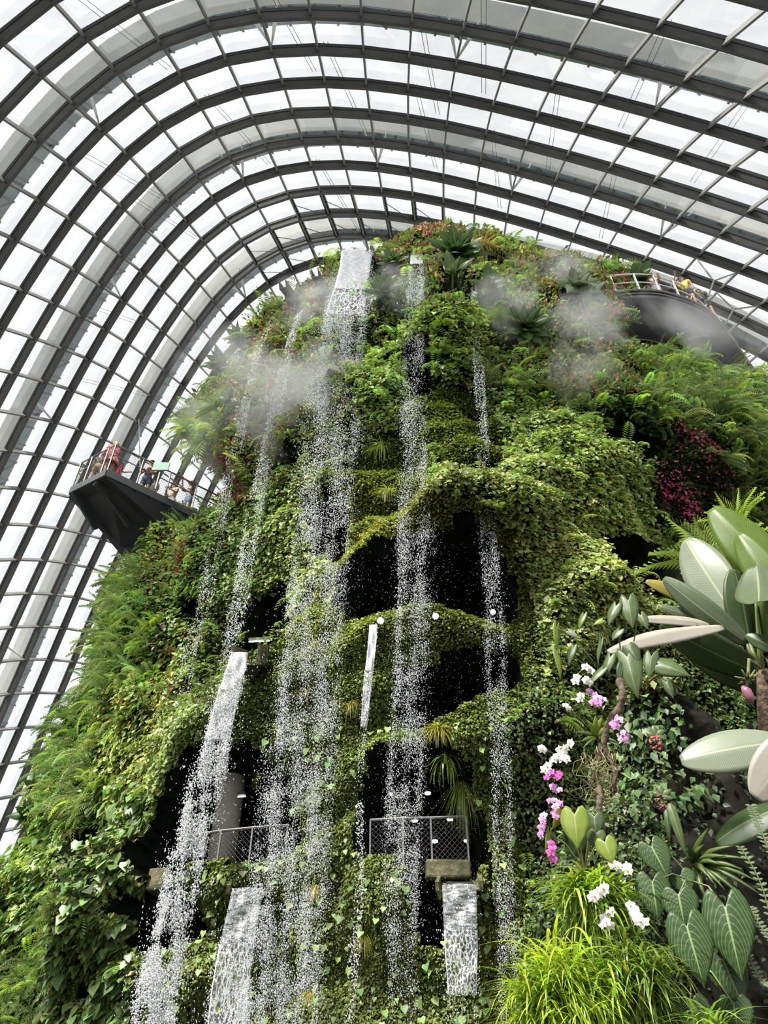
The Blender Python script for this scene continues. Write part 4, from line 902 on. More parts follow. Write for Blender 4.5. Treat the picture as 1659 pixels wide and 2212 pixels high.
person(on_deck(328,1001,1.78),1.78,F0,'man in an olive sleeveless vest with crossed arms on the platform',c_olive,c_navy,hair_d,'cross',1,0,sleeve=False)
person(on_deck(337,1040,1.25),1.25,F0*.9,'small child in white beside the man with crossed arms',c_wh,c_wh,hair_m,'down',0,0,long_=True)
person(on_deck(378,1049,1.6),1.6,F0*.85,'person in a beige top holding a phone in front of the chest on the platform',c_bei,c_wh,hair_m,'hold',0,0)
person(on_deck(415,1045,1.66),1.66,F0*.72,'woman in a grey vest and denim shorts raising a phone at the platform end',c_grey,c_jean,hair_m,'raise',0,0,sleeve=False)
def phone(p,lab): mb=MB(); mb.box(p,(.08,.012,.15)); o=mb.build('phone',M['deck']); b=o.modifiers.new('b','BEVEL'); b.width=.004; tag(o,lab,'phone'); mb=MB(); mb.box(np.array(p)+(.02,.008,.05),(.02,.006,.02)); mb.build('camera_lens',M['rib_dark'],o)
phone(at_z(428,1040,ZD+1.66*.99),'phone held up by the woman in denim shorts')
# ================================================================ CURVED WALKWAY
ZW=22.6
wk=empty('curved_walkway',at_z(1520,665,ZW),0,'curved high walkway with white railing and dark soffit on the right shoulder','walkway')
edge_px=[(1300,640),(1345,632),(1385,629),(1420,631),(1455,639),(1490,651),(1520,667),(1550,694),(1580,733),(1605,770),(1630,805),(1655,838),(1690,880),(1740,940)]
def smooth(P,n=4):
    P=np.array(P); o=[]
    for i in range(len(P)-1):
        p0,p1,p2,p3=P[max(i-1,0)],P[i],P[i+1],P[min(i+2,len(P)-1)]
        for k in range(n):
            t=k/n; o.append(.5*((2*p1)+(p2-p0)*t+(2*p0-5*p1+4*p2-p3)*t*t+(3*p1-p0-3*p2+p3)*t**3))
    o.append(P[-1]); return np.array(o)
OE=smooth([at_z(u,v,ZW) for u,v in edge_px])
tg=nrm(np.gradient(OE,axis=0)); inw=nrm(np.cross(tg,(0,0,1))); 
if inw[len(inw)//2][1]<0: inw=-inw
IE=OE+inw*2.6
mb=MB(); n=len(OE)
Vt=[];Fs=[]
for a,b in zip(OE,IE): Vt+=[a+(0,0,-.55),b+(0,0,-.95),b,a]
for i in range(n-1):
    for k in range(4): Fs.append((4*i+k,4*i+(k+1)%4,4*i+4+(k+1)%4,4*i+4+k))
mb.add(Vt,Fs); mb.build('soffit_deck',mat('soffit_grey',(.055,.058,.066),.6,c2=(.035,.036,.042),scale=1.2),wk,True)
for (dz,off,r,nm_) in ((0.02,-.03,.055,'edge_trim'),(-.16,-.02,.03,'lower_edge_pipe'),):
    mb=MB(); mb.tube(OE+inw*off+(0,0,dz),r,6); mb.build(nm_,M['steel'],wk,True)
mb=MB(); mb.tube(OE+inw*1.35+(0,0,-.80),.03,6); mb.build('soffit_pipe',M['steel'],wk,True)
railing(wk,[p for p in OE+inw*.05],1.15,'strut',posts=[OE[i]+inw[i]*.05 for i in range(3,n,5)],mid=.55,mesh=None,thick=.045)
for i in range(20,n-4,4): 
    mb=MB(); a,b=OE[i],OE[i+4]; mb.tube([a+(0,0,0),b+(0,0,1.15)],.018,5); mb.build('brace_rod',M['strut'],wk)
def bracket(c,anch,lab):
    t=empty('cable_bracket',c,0,lab,'bracket'); P=[np.array(a) for a in anch]; c=np.array(c)
    mb=MB(); q=[lerp(c,p,.30/np.linalg.norm(p-c)) for p in P]; nn=nrm(np.cross(q[1]-q[0],q[2]-q[0])); w3=[p+nn*.03 for p in q]
    mb.add([*q,*w3],[(2,1,0),(3,4,5),(0,1,4,3),(1,2,5,4),(2,0,3,5)]); mb.build('plate',M['steel'],t)
    for p,qq in zip(P,q): mb=MB(); mb.tube([qq,p],.03,6); mb.build('tension_rod',M['steel'],t)
bd=30.
bracket(at(1542,607,bd+2),[at(1506,560,bd+8),at(1588,590,bd+8),at(1530,640,29)],'triangular cable bracket above the walkway railing')
bracket(at(1585,668,bd+1),[at(1548,632,bd+7),at(1636,661,bd+8),at(1565,702,29)],'second triangular cable bracket lower down the walkway')
def on_walk(u,v,H): return on_deck(u,v,H,ZW)
person(on_walk(1474,607,1.7),1.7,F0*.75,'person in a yellow shirt raising one arm on the curved walkway',c_yel,c_dk,hair_d,('raise','down'),1,.1)
person(on_walk(1513,634,1.7),1.7,F0*.7,'person in dark clothes looking out through the mist on the walkway',c_dk,c_dk,hair_d,'rail',1,.15)
person(on_walk(1406,600,1.65),1.65,F0*.9,'pale-clothed person standing behind the pink blossoms on the walkway',c_bei,c_wh,hair_m,'rail',0,.1)
# ================================================================ ROOMS IN THE CAVES: column, railings, lamps, tubes
def cav(u,v,back=.0): h=base_h(u,v); return at_h(u,v,h+back)
cp=cav(480,1845,.75); hh=math.hypot(cp[0],cp[1]); ztop=at_h(508,1635,hh)[2]
mb=MB(); mb.tube([(cp[0],cp[1],cp[2]-.8),(cp[0],cp[1],cp[2]+1),(cp[0],cp[1],ztop+.6)],.235,24); tag(mb.build('concrete_column',M['concrete'],None,True),'smooth round concrete column inside the left opening','column',kind='thing')
mb=MB(); 
for z_ in (cp[2]-.35,ztop+.1): mb.tube([(cp[0],cp[1],z_-.03),(cp[0],cp[1],z_+.03)],.26,24)
o=mb.build('collar',M['wetcon'],bpy.data.objects['concrete_column'],True); o['kind']='stuff'
def guard(name,label,pts,H,back=.0):
    t=empty(name,cav(*pts[0],back),0,label,'railing'); P=[]
    hs=np.mean([base_h(*p) for p in pts]); 
    P=[at_h(u,v,base_h(u,v)*.6+hs*.4+back) for u,v in pts]
    P=[p-np.array([0,0,H]) for p in P]
    railing(t,P,H,'steel',mid=None,mesh=.97,ms=.075,thick=.028); return t
guard('guard_rail','wire mesh guard rail in front of the concrete column',[(405,1806),(478,1795),(546,1788),(622,1783)],.78,-.15)
guard('guard_rail','wire mesh guard rail across the opening with the ceiling lamps',[(800,1772),(870,1768),(930,1767),(1006,1764)],.82,.1)
def lampball(u,v,label,r=.055,back=-.05):
    p=cav(u,v,back); t=empty('spotlight',p,0,label,'lamp'); mb=MB(); mb.ball(p,r,12,8); mb.build('glowing_lens',M['lamp'],t,True)
    d=nrm(p)*r; mb=MB(); mb.tube([p+d*.3,p+d*2.4],[r*1.25,r*.8],12); mb.build('housing',M['rib_dark'],t)
lampball(822,1341,'round spotlight glowing on the moss ledge above the small waterfall',.055,-.95)
lampball(941,1331,'round spotlight glowing at the middle of the upper moss ledge',.05,-.95)
lampball(1065,1322,'round spotlight glowing behind the right waterfall on the upper ledge',.045,-.3)
def downlight(u,v,label,r=.065,back=.9):
    p=cav(u,v,back); t=empty('ceiling_lamp',p,0,label,'lamp'); mb=MB(); mb.tube([p,p+(0,0,.02)],r,16); mb.build('glowing_disc',M['lamp'],t)
    mb=MB(); mb.tube([p+(0,0,.021),p+(0,0,.09)],r*1.2,16); mb.build('can',M['rib_dark'],t)
for u,v,l in [(841,1718,'upper left round ceiling lamp above the right railing'),(924,1715,'upper right round ceiling lamp above the right railing'),(896,1774,'round ceiling lamp just under the handrail line at left'),(972,1771,'round ceiling lamp just under the handrail line at right'),(939,1819,'lowest large ceiling lamp seen through the mesh'),(1007,1818,'smallest ceiling lamp at the right end of the mesh')]:
    downlight(u,v,l,.05 if 'small' not in l else .035)
def tubelamp(a,b,label):
    p,q=cav(*a,.3),cav(*b,.3); t=empty('tube_lamp',p,0,label,'lamp'); mb=MB(); mb.tube([p,q],.012,8); mb.build('glowing_tube',M['lamp'],t); mb=MB(); mb.bar(p+(0,0,.05),q+(0,0,.05),.06,.05); mb.build('fitting',M['rib_dark'],t)
tubelamp((538,1386),(582,1384),'strip lamp in the upper left opening above the mossy channel'); tubelamp((514,1721),(530,1720),'short strip lamp beside the concrete column'); tubelamp((600,1380),(613,1377),'short end of strip lamp seen past the leaves of the upper left opening')
mb=MB(); a=cav(918,1500,1.2); b=cav(1045,1492,1.2); mb.bar(a,b,.5,.5); tag(mb.build('glazed_beam',mat('dark_green_glass',(.02,.05,.035),.25)),'dark green glazed beam inside the lower opening','beam',kind='thing')
# ================================================================ LARGE LEAVES AND SINGLE PLANTS
def leaf_mesh(name,L,W,shape='ovate',arch=.15,fold=.25,ripple=0.,nv=12,slant=.5,nr=16,nc=6,wav=0.,seed=0,twist=0.):
    r=np.random.default_rng(seed); V=[];UV=[]; ph=r.uniform(0,6)
    for i in range(nr+1):
        t=i/nr
        if shape=='banana': w_=max(0,math.sin(math.pi*min(1,(t*.93+.05))))**.55
        elif shape=='heart': w_=(math.cos((t-.22)*2.6)**1.0 if t<.22 else max(0,math.cos((t-.22)/.78*math.pi/2))**1.15)*(1-.1*t)
        elif shape=='strap': w_=min(1,t*6+.35)*(1-t**3)
        elif shape=='arrow': w_=max(0,(1-t))**.75*(1.0 if t>.08 else .75)
        else: w_=max(0,math.sin(math.pi*t**.8))**.8
        for j in range(nc+1):
            u=-1+2*j/nc; au=abs(u); x=u*w_*W/2
            back=0
            if shape in('heart','arrow'): back=L*.31*math.sin(math.pi*au*.84)*(1-t)**3.2
            y=L*t-back
            ve=(t-slant*.9*au**1.3)*nv
            z=-fold*au*W*.5*w_*(1 if shape!='banana' else .8)+ arch*L*math.sin(math.pi*t*.55)-arch*L*1.35*t*t + ripple*W*math.sin(ve*2*math.pi)*au*.5+wav*W*math.sin(t*9+ph+u)*au
            a=twist*t; V.append((x*math.cos(a)-z*math.sin(a)*0,y,z+x*math.sin(a))); UV.append((j/nc,t))
    F_=gridfaces(nr+1,nc+1)
    return np_mesh(name,np.array(V),F_,True,None,np.array(UV))
def basis(Yd,Zd):
    Y=nrm(Yd); X=nrm(np.cross(Y,Zd)); Z=np.cross(X,Y); return X,Y,Z
def put(name,me,p,Yd,Zd,m,parent=None,s=1.,thick=0.):
    X,Y,Z=basis(Yd,Zd); o=bpy.data.objects.new(name,me); COL.objects.link(o)
    if m is not None and not me.materials: me.materials.append(m)
    mw=Matrix(((X[0]*s,Y[0]*s,Z[0]*s,p[0]),(X[1]*s,Y[1]*s,Z[1]*s,p[1]),(X[2]*s,Y[2]*s,Z[2]*s,p[2]),(0,0,0,1)))
    if parent is not None: o.parent=parent; o.matrix_parent_inverse=wm(parent).inverted()
    o.matrix_basis=mw
    if thick: sd=o.modifiers.new('thick','SOLIDIFY'); sd.thickness=thick; sd.offset=0
    return o
def pleaf(parent,base,tip,h,wpx,m,shape='heart',roll=0,dh=0.,name='leaf',face=.7,stem=None,label=None,**kw):
    # a leaf whose base and tip stand at the given image places, h = horizontal distance
    b=at_h(*base,h); e=at_h(*tip,h-dh); Ln=np.linalg.norm(e-b); vd=nrm((b+e)/2); W=wpx*np.linalg.norm((b+e)/2)/1665.
    Z=nrm(-vd*face+np.array([0,0,1.])*(1-face)); Y=nrm(e-b); Z=nrm(Z-Y*np.dot(Z,Y)); X=np.cross(Y,Z); a=math.radians(roll); Z=Z*math.cos(a)+X*math.sin(a)
    me=leaf_mesh(name,Ln,W,shape,seed=int(base[0]*7+base[1]),**kw); o=put(name,me,b,Y,Z,m,parent,thick=.004)
    if label: o['label']=label
    if stem is not None:
        s_=at_h(*stem,h+.12); mid=(s_+b)/2+np.array([0,-.02,.05]); mb=MB(); mb.tube([s_,mid,b-Z*.004],.007,5); mb.build('petiole',M['stem'],parent)
    return o
M['stem']=mat('plant_stem',(.16,.19,.05),.5,c2=(.10,.12,.04)); M['bark']=mat('bark',(.16,.11,.07),.85,c2=(.07,.05,.035),scale=14,bump=.5)
B=M
B['ban_pale']=bigleafmat('banana_leaf_pale',(0.182,0.220,0.149),(0.220,0.253,0.187),46,.18,.22,.25,(0.384,0.409,0.279),.03,back=(.25,.34,.12))  # sky gloss on the upper faces painted in as pale green
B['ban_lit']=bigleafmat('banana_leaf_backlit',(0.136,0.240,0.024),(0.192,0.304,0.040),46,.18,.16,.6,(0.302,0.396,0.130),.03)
B['ban_dark']=bigleafmat('banana_leaf_shaded',(0.030,0.060,0.018),(0.042,0.078,0.024),46,.18,.16,.3,(0.160,0.224,0.077),.03)  # shaded leaf copy: dark undersides and deep shade are in the colour
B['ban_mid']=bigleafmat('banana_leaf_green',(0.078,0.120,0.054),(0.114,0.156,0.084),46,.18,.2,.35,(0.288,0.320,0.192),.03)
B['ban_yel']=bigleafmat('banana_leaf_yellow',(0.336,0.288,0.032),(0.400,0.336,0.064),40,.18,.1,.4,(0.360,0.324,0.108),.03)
B['ban_grey']=bigleafmat('banana_leaf_grey_white_lit',(0.298,0.279,0.236),(0.360,0.335,0.285),46,.18,.14,.15,(0.428,0.389,0.324),.03)  # white light on the drooping leaf painted in; low leaf is pinkish grey
B['velvet']=bigleafmat('velvet_anthurium',(0.026,0.064,0.017),(0.045,0.090,0.022),9,.62,.13,.25,(0.252,0.350,0.140),.03)
B['lime']=bigleafmat('lime_philodendron',(0.288,0.368,0.040),(0.224,0.320,0.040),13,.6,.16,.45,(0.446,0.475,0.216),.03)
B['heartg']=bigleafmat('heart_philodendron',(0.062,0.105,0.031),(0.093,0.143,0.043),15,.6,.18,.35,(0.259,0.311,0.143),.03)
B['dkheart']=bigleafmat('dark_philodendron',(0.035,0.070,0.021),(0.049,0.091,0.028),13,.6,.14,.3,(0.190,0.245,0.102),.03)
B['rosg']=bigleafmat('rosette_leaf',(.04,.095,.02),(.065,.13,.03),10,.5,.08,.3,(0.210,0.266,0.098),.03)
B['gun']=bigleafmat('broad_pale_leaf',(0.132,0.180,0.102),(0.168,0.216,0.132),7,.7,.14,.35,(0.288,0.320,0.224),.03)
B['strap']=bigleafmat('strap_leaf',(0.083,0.132,0.028),(0.110,0.165,0.039),1,.0,.05,.4,(0.248,0.279,0.124),.03)
B['grass']=leafmat('grass_blades',.4,.4,.05)
# ---- rock masses that carry the near plants
def rockmass(name,label,cx,cy,prof,seed,cat='rock',kz=1.):
    zk=[p[0] for p in prof]; rk=[p[1] for p in prof]; z=np.linspace(zk[0],zk[-1],70); ph=np.radians(np.linspace(-180,180,120)); A,Z=np.meshgrid(ph,z)
    R=np.interp(Z,zk,rk); P=np.stack([cx+R*np.sin(A),cy-R*np.cos(A),Z],-1)
    d=.22*snoise(P,2.2,seed)+.10*snoise(P,5.5,seed+1)+.04*snoise(P,13,seed+2); d[:, -1]=d[:,0]
    R2=np.maximum(R+d*np.clip(R,0,1),.02); P=np.stack([cx+R2*np.sin(A),cy-R2*np.cos(A),Z],-1); Fc=gridfaces(*P.shape[:2])
    o=link(name,np_mesh(name,P,Fc,True),M['stone']); tag(o,label,cat,kind='thing'); return P,Fc,bvh_of(P,Fc)
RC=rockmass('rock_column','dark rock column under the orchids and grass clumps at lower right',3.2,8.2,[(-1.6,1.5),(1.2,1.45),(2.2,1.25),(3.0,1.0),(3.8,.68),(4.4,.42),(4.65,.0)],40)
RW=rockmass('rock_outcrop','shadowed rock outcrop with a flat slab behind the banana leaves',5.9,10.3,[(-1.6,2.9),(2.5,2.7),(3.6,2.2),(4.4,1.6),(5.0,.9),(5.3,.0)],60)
def growon(S,name,label,N,poly,px,base,proto=LEAF,mt='leaf',cat='plants',var=.4,out=(.02,.2),alt=None,**fr):
    P,Fc,bv=S; a,b,c,d,ct,n,ar,ds=tri_samples(P,Fc,0); u,v=proj(ct); m=inpoly(u,v,poly)&((n*ct).sum(1)<0)
    rad=-nrm(ct)*.6+n; w_=ar/ds**2*m
    if w_.sum()<=0: return
    k=rng.choice(len(w_),N,p=w_/w_.sum()); s,t=rng.random(N)[:,None],rng.random(N)[:,None]; Q=a[k]*(1-s)*(1-t)+b[k]*s*(1-t)+c[k]*s*t+d[k]*(1-s)*t; nn=nrm(rad[k])
    Q=Q+nn*rng.uniform(out[0],out[1],N)[:,None]; X,Y,Z=frames(nn,**fr); T=tints(base,N,var,None,.15)
    if alt: q=rng.random(N)<alt[0]; T[q]=tints(alt[1],q.sum(),var)
    V,F2,TT=place(Q,X,Y,Z,px*ds[k]/1665.*rng.uniform(.5,1.4,N),proto,T); tag(link(name,np_mesh(name,V,F2,False,TT),M[mt]),label,cat,kind='stuff')
growon(RC,'creeper_leaves','small dark green creeper leaves covering the near rock column',10000,[(1100,1300),(1420,1300),(1450,1700),(1470,2300),(1060,2300)],13,(.035,.06,.018),alt=(.2,(.11,.16,.05)),tipdown=.8,tipout=.8,jit=.6)
growon(RC,'column_vine','mid green oval vine leaves hanging down the right side of the near rock column',520,[(1340,1500),(1470,1540),(1520,1760),(1330,1800)],22,(.07,.12,.04),proto=LEAF,mt='leaf',out=(.05,.35),tipdown=1.,tipout=.6,jit=.45)
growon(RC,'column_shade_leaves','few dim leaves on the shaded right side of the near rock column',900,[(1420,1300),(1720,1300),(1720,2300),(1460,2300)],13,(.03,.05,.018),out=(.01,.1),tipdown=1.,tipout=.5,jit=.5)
growon(RC,'column_top_foliage','tangle of pale and reddish epiphyte leaves at the top of the near rock column',1600,[(1180,1300),(1480,1280),(1480,1500),(1180,1520)],17,(.12,.16,.06),proto=LEAF,out=(.02,.35),alt=(.2,(.3,.14,.08)),tipdown=.5,tipout=.8,jit=.8)
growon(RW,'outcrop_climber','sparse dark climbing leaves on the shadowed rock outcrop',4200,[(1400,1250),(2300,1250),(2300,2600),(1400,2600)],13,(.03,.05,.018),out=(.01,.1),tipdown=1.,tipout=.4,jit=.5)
# ---- rosettes on the mountain
def rosette(u,v,rpx,n,label,m='rosg',up=.6,shape='ovate',name='rosette_plant',cat='plant',wf=.46,off=.38,spread=1.,seed=1,down=True,fold=.3,arch=.15,group=None):
    p,nn=hit(u,v,0); 
    if p is None: return
    radl=nrm(np.array([p[0]-AX,p[1]-AY,0])); n0=nrm(radl*1.1-nrm(p)*.6+np.array([0,0,up*.55])); p=p+radl*off; d=np.linalg.norm(p); L=rpx*d/1665.
    t=empty(name,p,0,label,cat,group); r=np.random.default_rng(seed); n=int(n*1.4); L*=1.12; me=leaf_mesh('leaf',1.,wf,shape,arch=arch,fold=fold,nv=9,nr=8,nc=4,seed=seed)
    X,Y,Z=basis(np.cross(n0,(1,0,0)),n0)
    for k in range(n):
        a=k*2.399+r.uniform(-.2,.2); q=(k+.5)/n; tilt=math.radians(14+92*q*spread)
        if not down and math.sin(a)<-.3: a=-a
        dr=(X*math.cos(a)+Y*math.sin(a)); dirv=nrm(Z*math.cos(tilt)+dr*math.sin(tilt)); zz=nrm(Z*math.sin(tilt)-dr*math.cos(tilt))
        put('leaf',me,p+dr*.03*L,dirv,zz,M[m],t,L*r.uniform(.75,1.1)*(.75+.35*q))
    mb=MB(); mb.tube([p-n0*.2*L-radl*off,p],.04*L+.01,6); mb.build('stem',M['stem'],t)
    return t
rosette(832,655,42,20,'dark glossy rosette between the main and the middle waterfall',seed=2)
rosette(850,590,36,12,'upright canna-like clump beside the top of the main waterfall',up=1.,seed=3,m='heartg',spread=.7)
rosette(985,575,62,22,'large dark spiky-leaved clump under the pink summit bush',up=.9,seed=4,spread=.8)
rosette(978,618,46,7,'pair of tall bright oval leaves left of the right waterfall',up=1.3,seed=5,m='heartg',spread=.5,wf=.42)
rosette(1052,645,44,10,'dark leaves fanning out to the right of the right waterfall',seed=6,up=.3)
rosette(1125,735,58,28,'large dark glossy rosette below the upright puff of mist',seed=7)
rosette(880,640,28,9,'small dark leaf clump left of the middle waterfall in thin mist',seed=8)
rosette(1390,610,44,7,'big dark ribbed leaves beside the curved walkway blossoms',seed=9,m='rosg',wf=.62,shape='heart',spread=.9)
rosette(1400,690,44,9,'broad dark leaves under the curved walkway at its left end',seed=10,m='rosg',wf=.6,shape='heart')
rosette(1235,640,48,8,'pale broad-leaved plant in the mist on the right shoulder',seed=11,m='gun',wf=.75,shape='heart',spread=.95)
rosette(1265,655,40,6,'second pale broad-leaved plant just right of the first in the mist',seed=12,m='gun',wf=.7,shape='heart')
rosette(475,785,44,9,'elephant ear leaves standing out at the upper left outline',seed=13,m='heartg',wf=.6,shape='heart',off=.5)
rosette(535,745,38,8,'folded grey-green leaves at the upper left outline under the far left channel',seed=14,m='heartg',wf=.5,shape='heart',off=.4)
rosette(600,905,36,7,'pale broad leaves in the mist left of the main waterfall',seed=15,m='gun',wf=.6,shape='heart')
rosette(515,880,30,6,'pale crinkled leaves in the thick of the mist bank',seed=16,m='gun',wf=.6,shape='heart')
rosette(345,1090,26,9,'drooping compound leaf hanging under the viewing platform',seed=17,m='heartg',wf=.3,off=.5,up=-.2)
rosette(100,1705,30,5,'dark broad leaves at the left outline below the dome panes',seed=18,m='rosg',wf=.6,shape='heart',off=.5)
rosette(60,1760,34,8,'cluster of rounded dark leaves at the lower left outline',seed=19,m='rosg',wf=.6,shape='heart',off=.4)
# ---- hanging grass tufts and ferns on the mountain
def tuft(u,v,rpx,n,label,base=(.30,.32,.06),wd=.05,off=.12,fall_=1.6,upb=.6,h=None,jit=.05):
    if h is None: p,_=hit(u,v,0)
    else: p=at_h(u,v,h)
    if p is None: return
    rad=-nrm(np.array([p[0],p[1],0])) if h else nrm(np.array([p[0]-AX,p[1]-AY,0])); p=p+rad*off; d=np.linalg.norm(p); L=rpx*d/1665.
    k=n; a=rng.uniform(-1.5,1.5,k); rt=np.cross(rad,(0,0,1)); dirs_=nrm(rad*np.cos(a)[:,None]+rt*np.sin(a)[:,None]+np.array([0,0,1])*rng.uniform(-.6,upb,k)[:,None])
    X=nrm(np.cross(dirs_,(0,0,1.))); Z=np.cross(X,dirs_); pr=blade(5,wd,.5,fall_)
    V,Fc,TT=place(p+rng.normal(size=(k,3))*jit*L,X,dirs_,Z,L*rng.uniform(.6,1.15,k),pr,tints(base,k,.3))
    o=link('grass_tuft',np_mesh('grass_tuft',V,Fc,False,TT),M['grass']); return tag(o,label,'grass')
tuft(950,1590,44,240,'large golden grass tuft overhanging below the lower opening',(.30,.28,.07),.03,fall_=1.1)
tuft(1000,1700,40,220,'curtain of thin green hanging grass right of the upper right ceiling lamp',(.20,.26,.06),.015,fall_=3.)
tuft(965,1650,46,60,'broad fern-like clump hanging under the golden grass',(.22,.32,.05),.05)
tuft(690,1400,22,70,'small straw coloured tuft inside the main spray level with the strip lamp',(.4,.33,.14),.02)
tuft(668,1500,22,60,'small straw coloured tuft inside the main spray below the first',(.4,.33,.14),.02)
tuft(765,1530,26,80,'yellowish tuft left of the small waterfall',(.34,.31,.08),.02)
tuft(793,1165,20,50,'straw tuft with a brown underside above the upper opening',(.33,.30,.08),.02)
tuft(828,975,36,120,'soft lime grass tuft left of the middle waterfall',(.30,.36,.08),.018)
tuft(840,1072,34,110,'olive grass tuft left of the middle waterfall lower down',(.24,.26,.06),.018)
tuft(688,1925,26,80,'golden tuft beside the main spray near the bottom',(.38,.33,.10),.02)
tuft(790,2030,30,110,'drooping golden tuft below the fig carpet near the bottom',(.36,.34,.08),.018)
tuft(675,2155,28,80,'lowest golden tuft beside the main spray',(.36,.32,.08),.018)
tuft(1092,1780,30,100,'faded hanging tuft behind the right waterfall',(.28,.28,.12),.016)
tuft(570,1680,24,60,'yellow-green drooping tuft at the right rim of the column opening',(.34,.38,.06),.03)
tuft(1040,545,34,110,'reddish spiky tuft at the summit right of the tall spout',(.25,.16,.06),.03,upb=1.2)
def fernplant(u,v,rpx,n,label,base=(.2,.3,.06),h=None,seed=1,down=.3,off=.2,a0=-1.6,a1=1.6,up=.2):
    if h is None: p,_=hit(u,v,0); rad=nrm(np.array([p[0]-AX,p[1]-AY,0]))
    else: p=at_h(u,v,h); rad=-nrm(np.array([p[0],p[1],0]))
    p=p+rad*off; d=np.linalg.norm(p); L=rpx*d/1665.; t=empty('fern',p,0,label,'fern'); r=np.random.default_rng(seed); rt=np.cross(rad,(0,0,1))
    FV,FF=frond(18,.20,.35,.9); me=np_mesh('frond',FV,FF,False,np.ones((len(FV),3))*np.array(base)); me.materials.append(M['fern'])
    for k in range(n):
        a=a0+(a1-a0)*(k+.5)/n+r.uniform(-.15,.15); dv=nrm(rad*.5+rt*math.sin(a)+np.array([0,0,1])*(math.cos(a)*.9*up+r.uniform(-.2,.2)-down)); put('frond',me,p,dv,(0,0,1.),None,t,L*r.uniform(.75,1.15))
    mb=MB(); mb.ball(p,.04*L+.01,6,4); mb.build('crown_heart',M['bark'],t); return t
fernplant(955,775,44,9,'bright drooping fern between the middle and right waterfalls',(.24,.34,.07),seed=2)
fernplant(955,715,38,8,'fresh green fern above the drooping fern left of the right waterfall',(.28,.4,.07),seed=3)
fernplant(1075,705,40,8,'yellow-green fern left of the large rosette',(.30,.42,.06),seed=4)
fernplant(1120,1090,44,9,'dusty fern beside the right waterfall at mid height',(.18,.24,.07),seed=5)
fernplant(355,1350,48,9,'yellow-green fern among the red blossoms on the left flank',(.28,.36,.07),seed=6)
fernplant(260,1270,50,8,'upright pale fern at the left outline below the platform',(.2,.3,.07),seed=7)
fernplant(340,1170,40,9,'arching fern just beneath the viewing platform',(.2,.3,.09),seed=8)
fernplant(440,950,52,10,'light misty fern right of the platform sign',(.22,.30,.13),seed=9,off=.5)
fernplant(490,895,46,9,'pale fern in the mist above the burgundy shrub',(.2,.28,.13),seed=10,off=.4)
fernplant(1390,1010-60,44,8,'dark green fern over the pink blossom patch',(.1,.17,.05),seed=11)
fernplant(1450,850,52,10,'large arching fern on the right flank below the curved walkway',(.22,.3,.11),seed=12)
fernplant(1530,1000,55,10,'grey-green fern right of the pink blossom patch',(.2,.27,.12),seed=13)
fernplant(1380,800,46,9,'slender fern under the dark walkway soffit',(.2,.28,.09),seed=14)
fernplant(280,1560,46,8,'feathery fern low on the left flank under the red blossoms',(.17,.25,.07),seed=15)
fernplant(250,1690,46,9,'bright fern left of the column opening',(.24,.36,.06),seed=16)
# ---- foreground banana plant
bp=empty('banana_plant',at_h(1645,1440,7.6),0,'big banana plant with pale and backlit paddle leaves at the right edge','banana plant')
H=7.6
kw=dict(shape='banana',nv=40,slant=.18,nr=26,nc=8)
def BL(base,tip,w_,m,roll=0,h=H,dh=0,arch=.1,fold=.25,name='leaf',wav=.02,**k): return pleaf(bp,base,tip,h,w_,M[m],roll=roll,dh=dh,arch=arch,fold=fold,name=name,ripple=.012,wav=wav,**{**kw,**k})
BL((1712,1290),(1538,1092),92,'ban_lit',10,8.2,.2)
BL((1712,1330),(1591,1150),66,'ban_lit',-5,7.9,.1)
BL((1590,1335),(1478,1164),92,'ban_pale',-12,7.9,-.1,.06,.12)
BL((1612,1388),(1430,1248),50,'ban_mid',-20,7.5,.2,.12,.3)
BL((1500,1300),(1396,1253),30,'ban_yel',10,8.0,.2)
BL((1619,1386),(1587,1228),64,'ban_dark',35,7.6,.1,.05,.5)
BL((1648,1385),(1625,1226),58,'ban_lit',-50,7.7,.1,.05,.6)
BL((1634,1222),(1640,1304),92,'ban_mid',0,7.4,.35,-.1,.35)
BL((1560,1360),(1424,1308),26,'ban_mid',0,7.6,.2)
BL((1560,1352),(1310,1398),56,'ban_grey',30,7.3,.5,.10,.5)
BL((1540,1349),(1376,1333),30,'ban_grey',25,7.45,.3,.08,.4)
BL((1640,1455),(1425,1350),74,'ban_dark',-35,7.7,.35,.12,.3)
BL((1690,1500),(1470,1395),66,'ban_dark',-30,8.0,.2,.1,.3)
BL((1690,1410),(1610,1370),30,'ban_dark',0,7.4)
for a,b in [((1642,1450),(1619,1386)),((1642,1450),(1600,1360)),((1645,1450),(1632,1300)),((1650,1455),(1590,1340)),((1660,1470),(1712,1330)),((1650,1450),(1560,1362))]:
    mb=MB(); mb.tube([at_h(*a,H+.05),at_h((a[0]+b[0])/2,(a[1]+b[1])/2+4,H+.03),at_h(*b,H)],[.035,.022,.012],8); mb.build('leaf_stalk',M['stem'],bp,True)
mb=MB(); mb.tube([at_h(1700,2250,8.3),at_h(1680,1800,8.1),at_h(1655,1500,7.8),at_h(1645,1445,7.65)],[.13,.12,.09,.05],12); mb.build('pseudostem',M['bark'],bp,True)
bf=empty('banana_flower',at_h(1615,1480,7.3),0,'hanging purple banana flower bud under a tuft of young fingers','flower')
mb=MB(); mb.tube([at_h(1640,1440,7.55),at_h(1618,1425,7.35),at_h(1616,1462,7.3),at_h(1613,1485,7.3)],.016,8); mb.build('flower_stalk',M['stem'],bf,True)
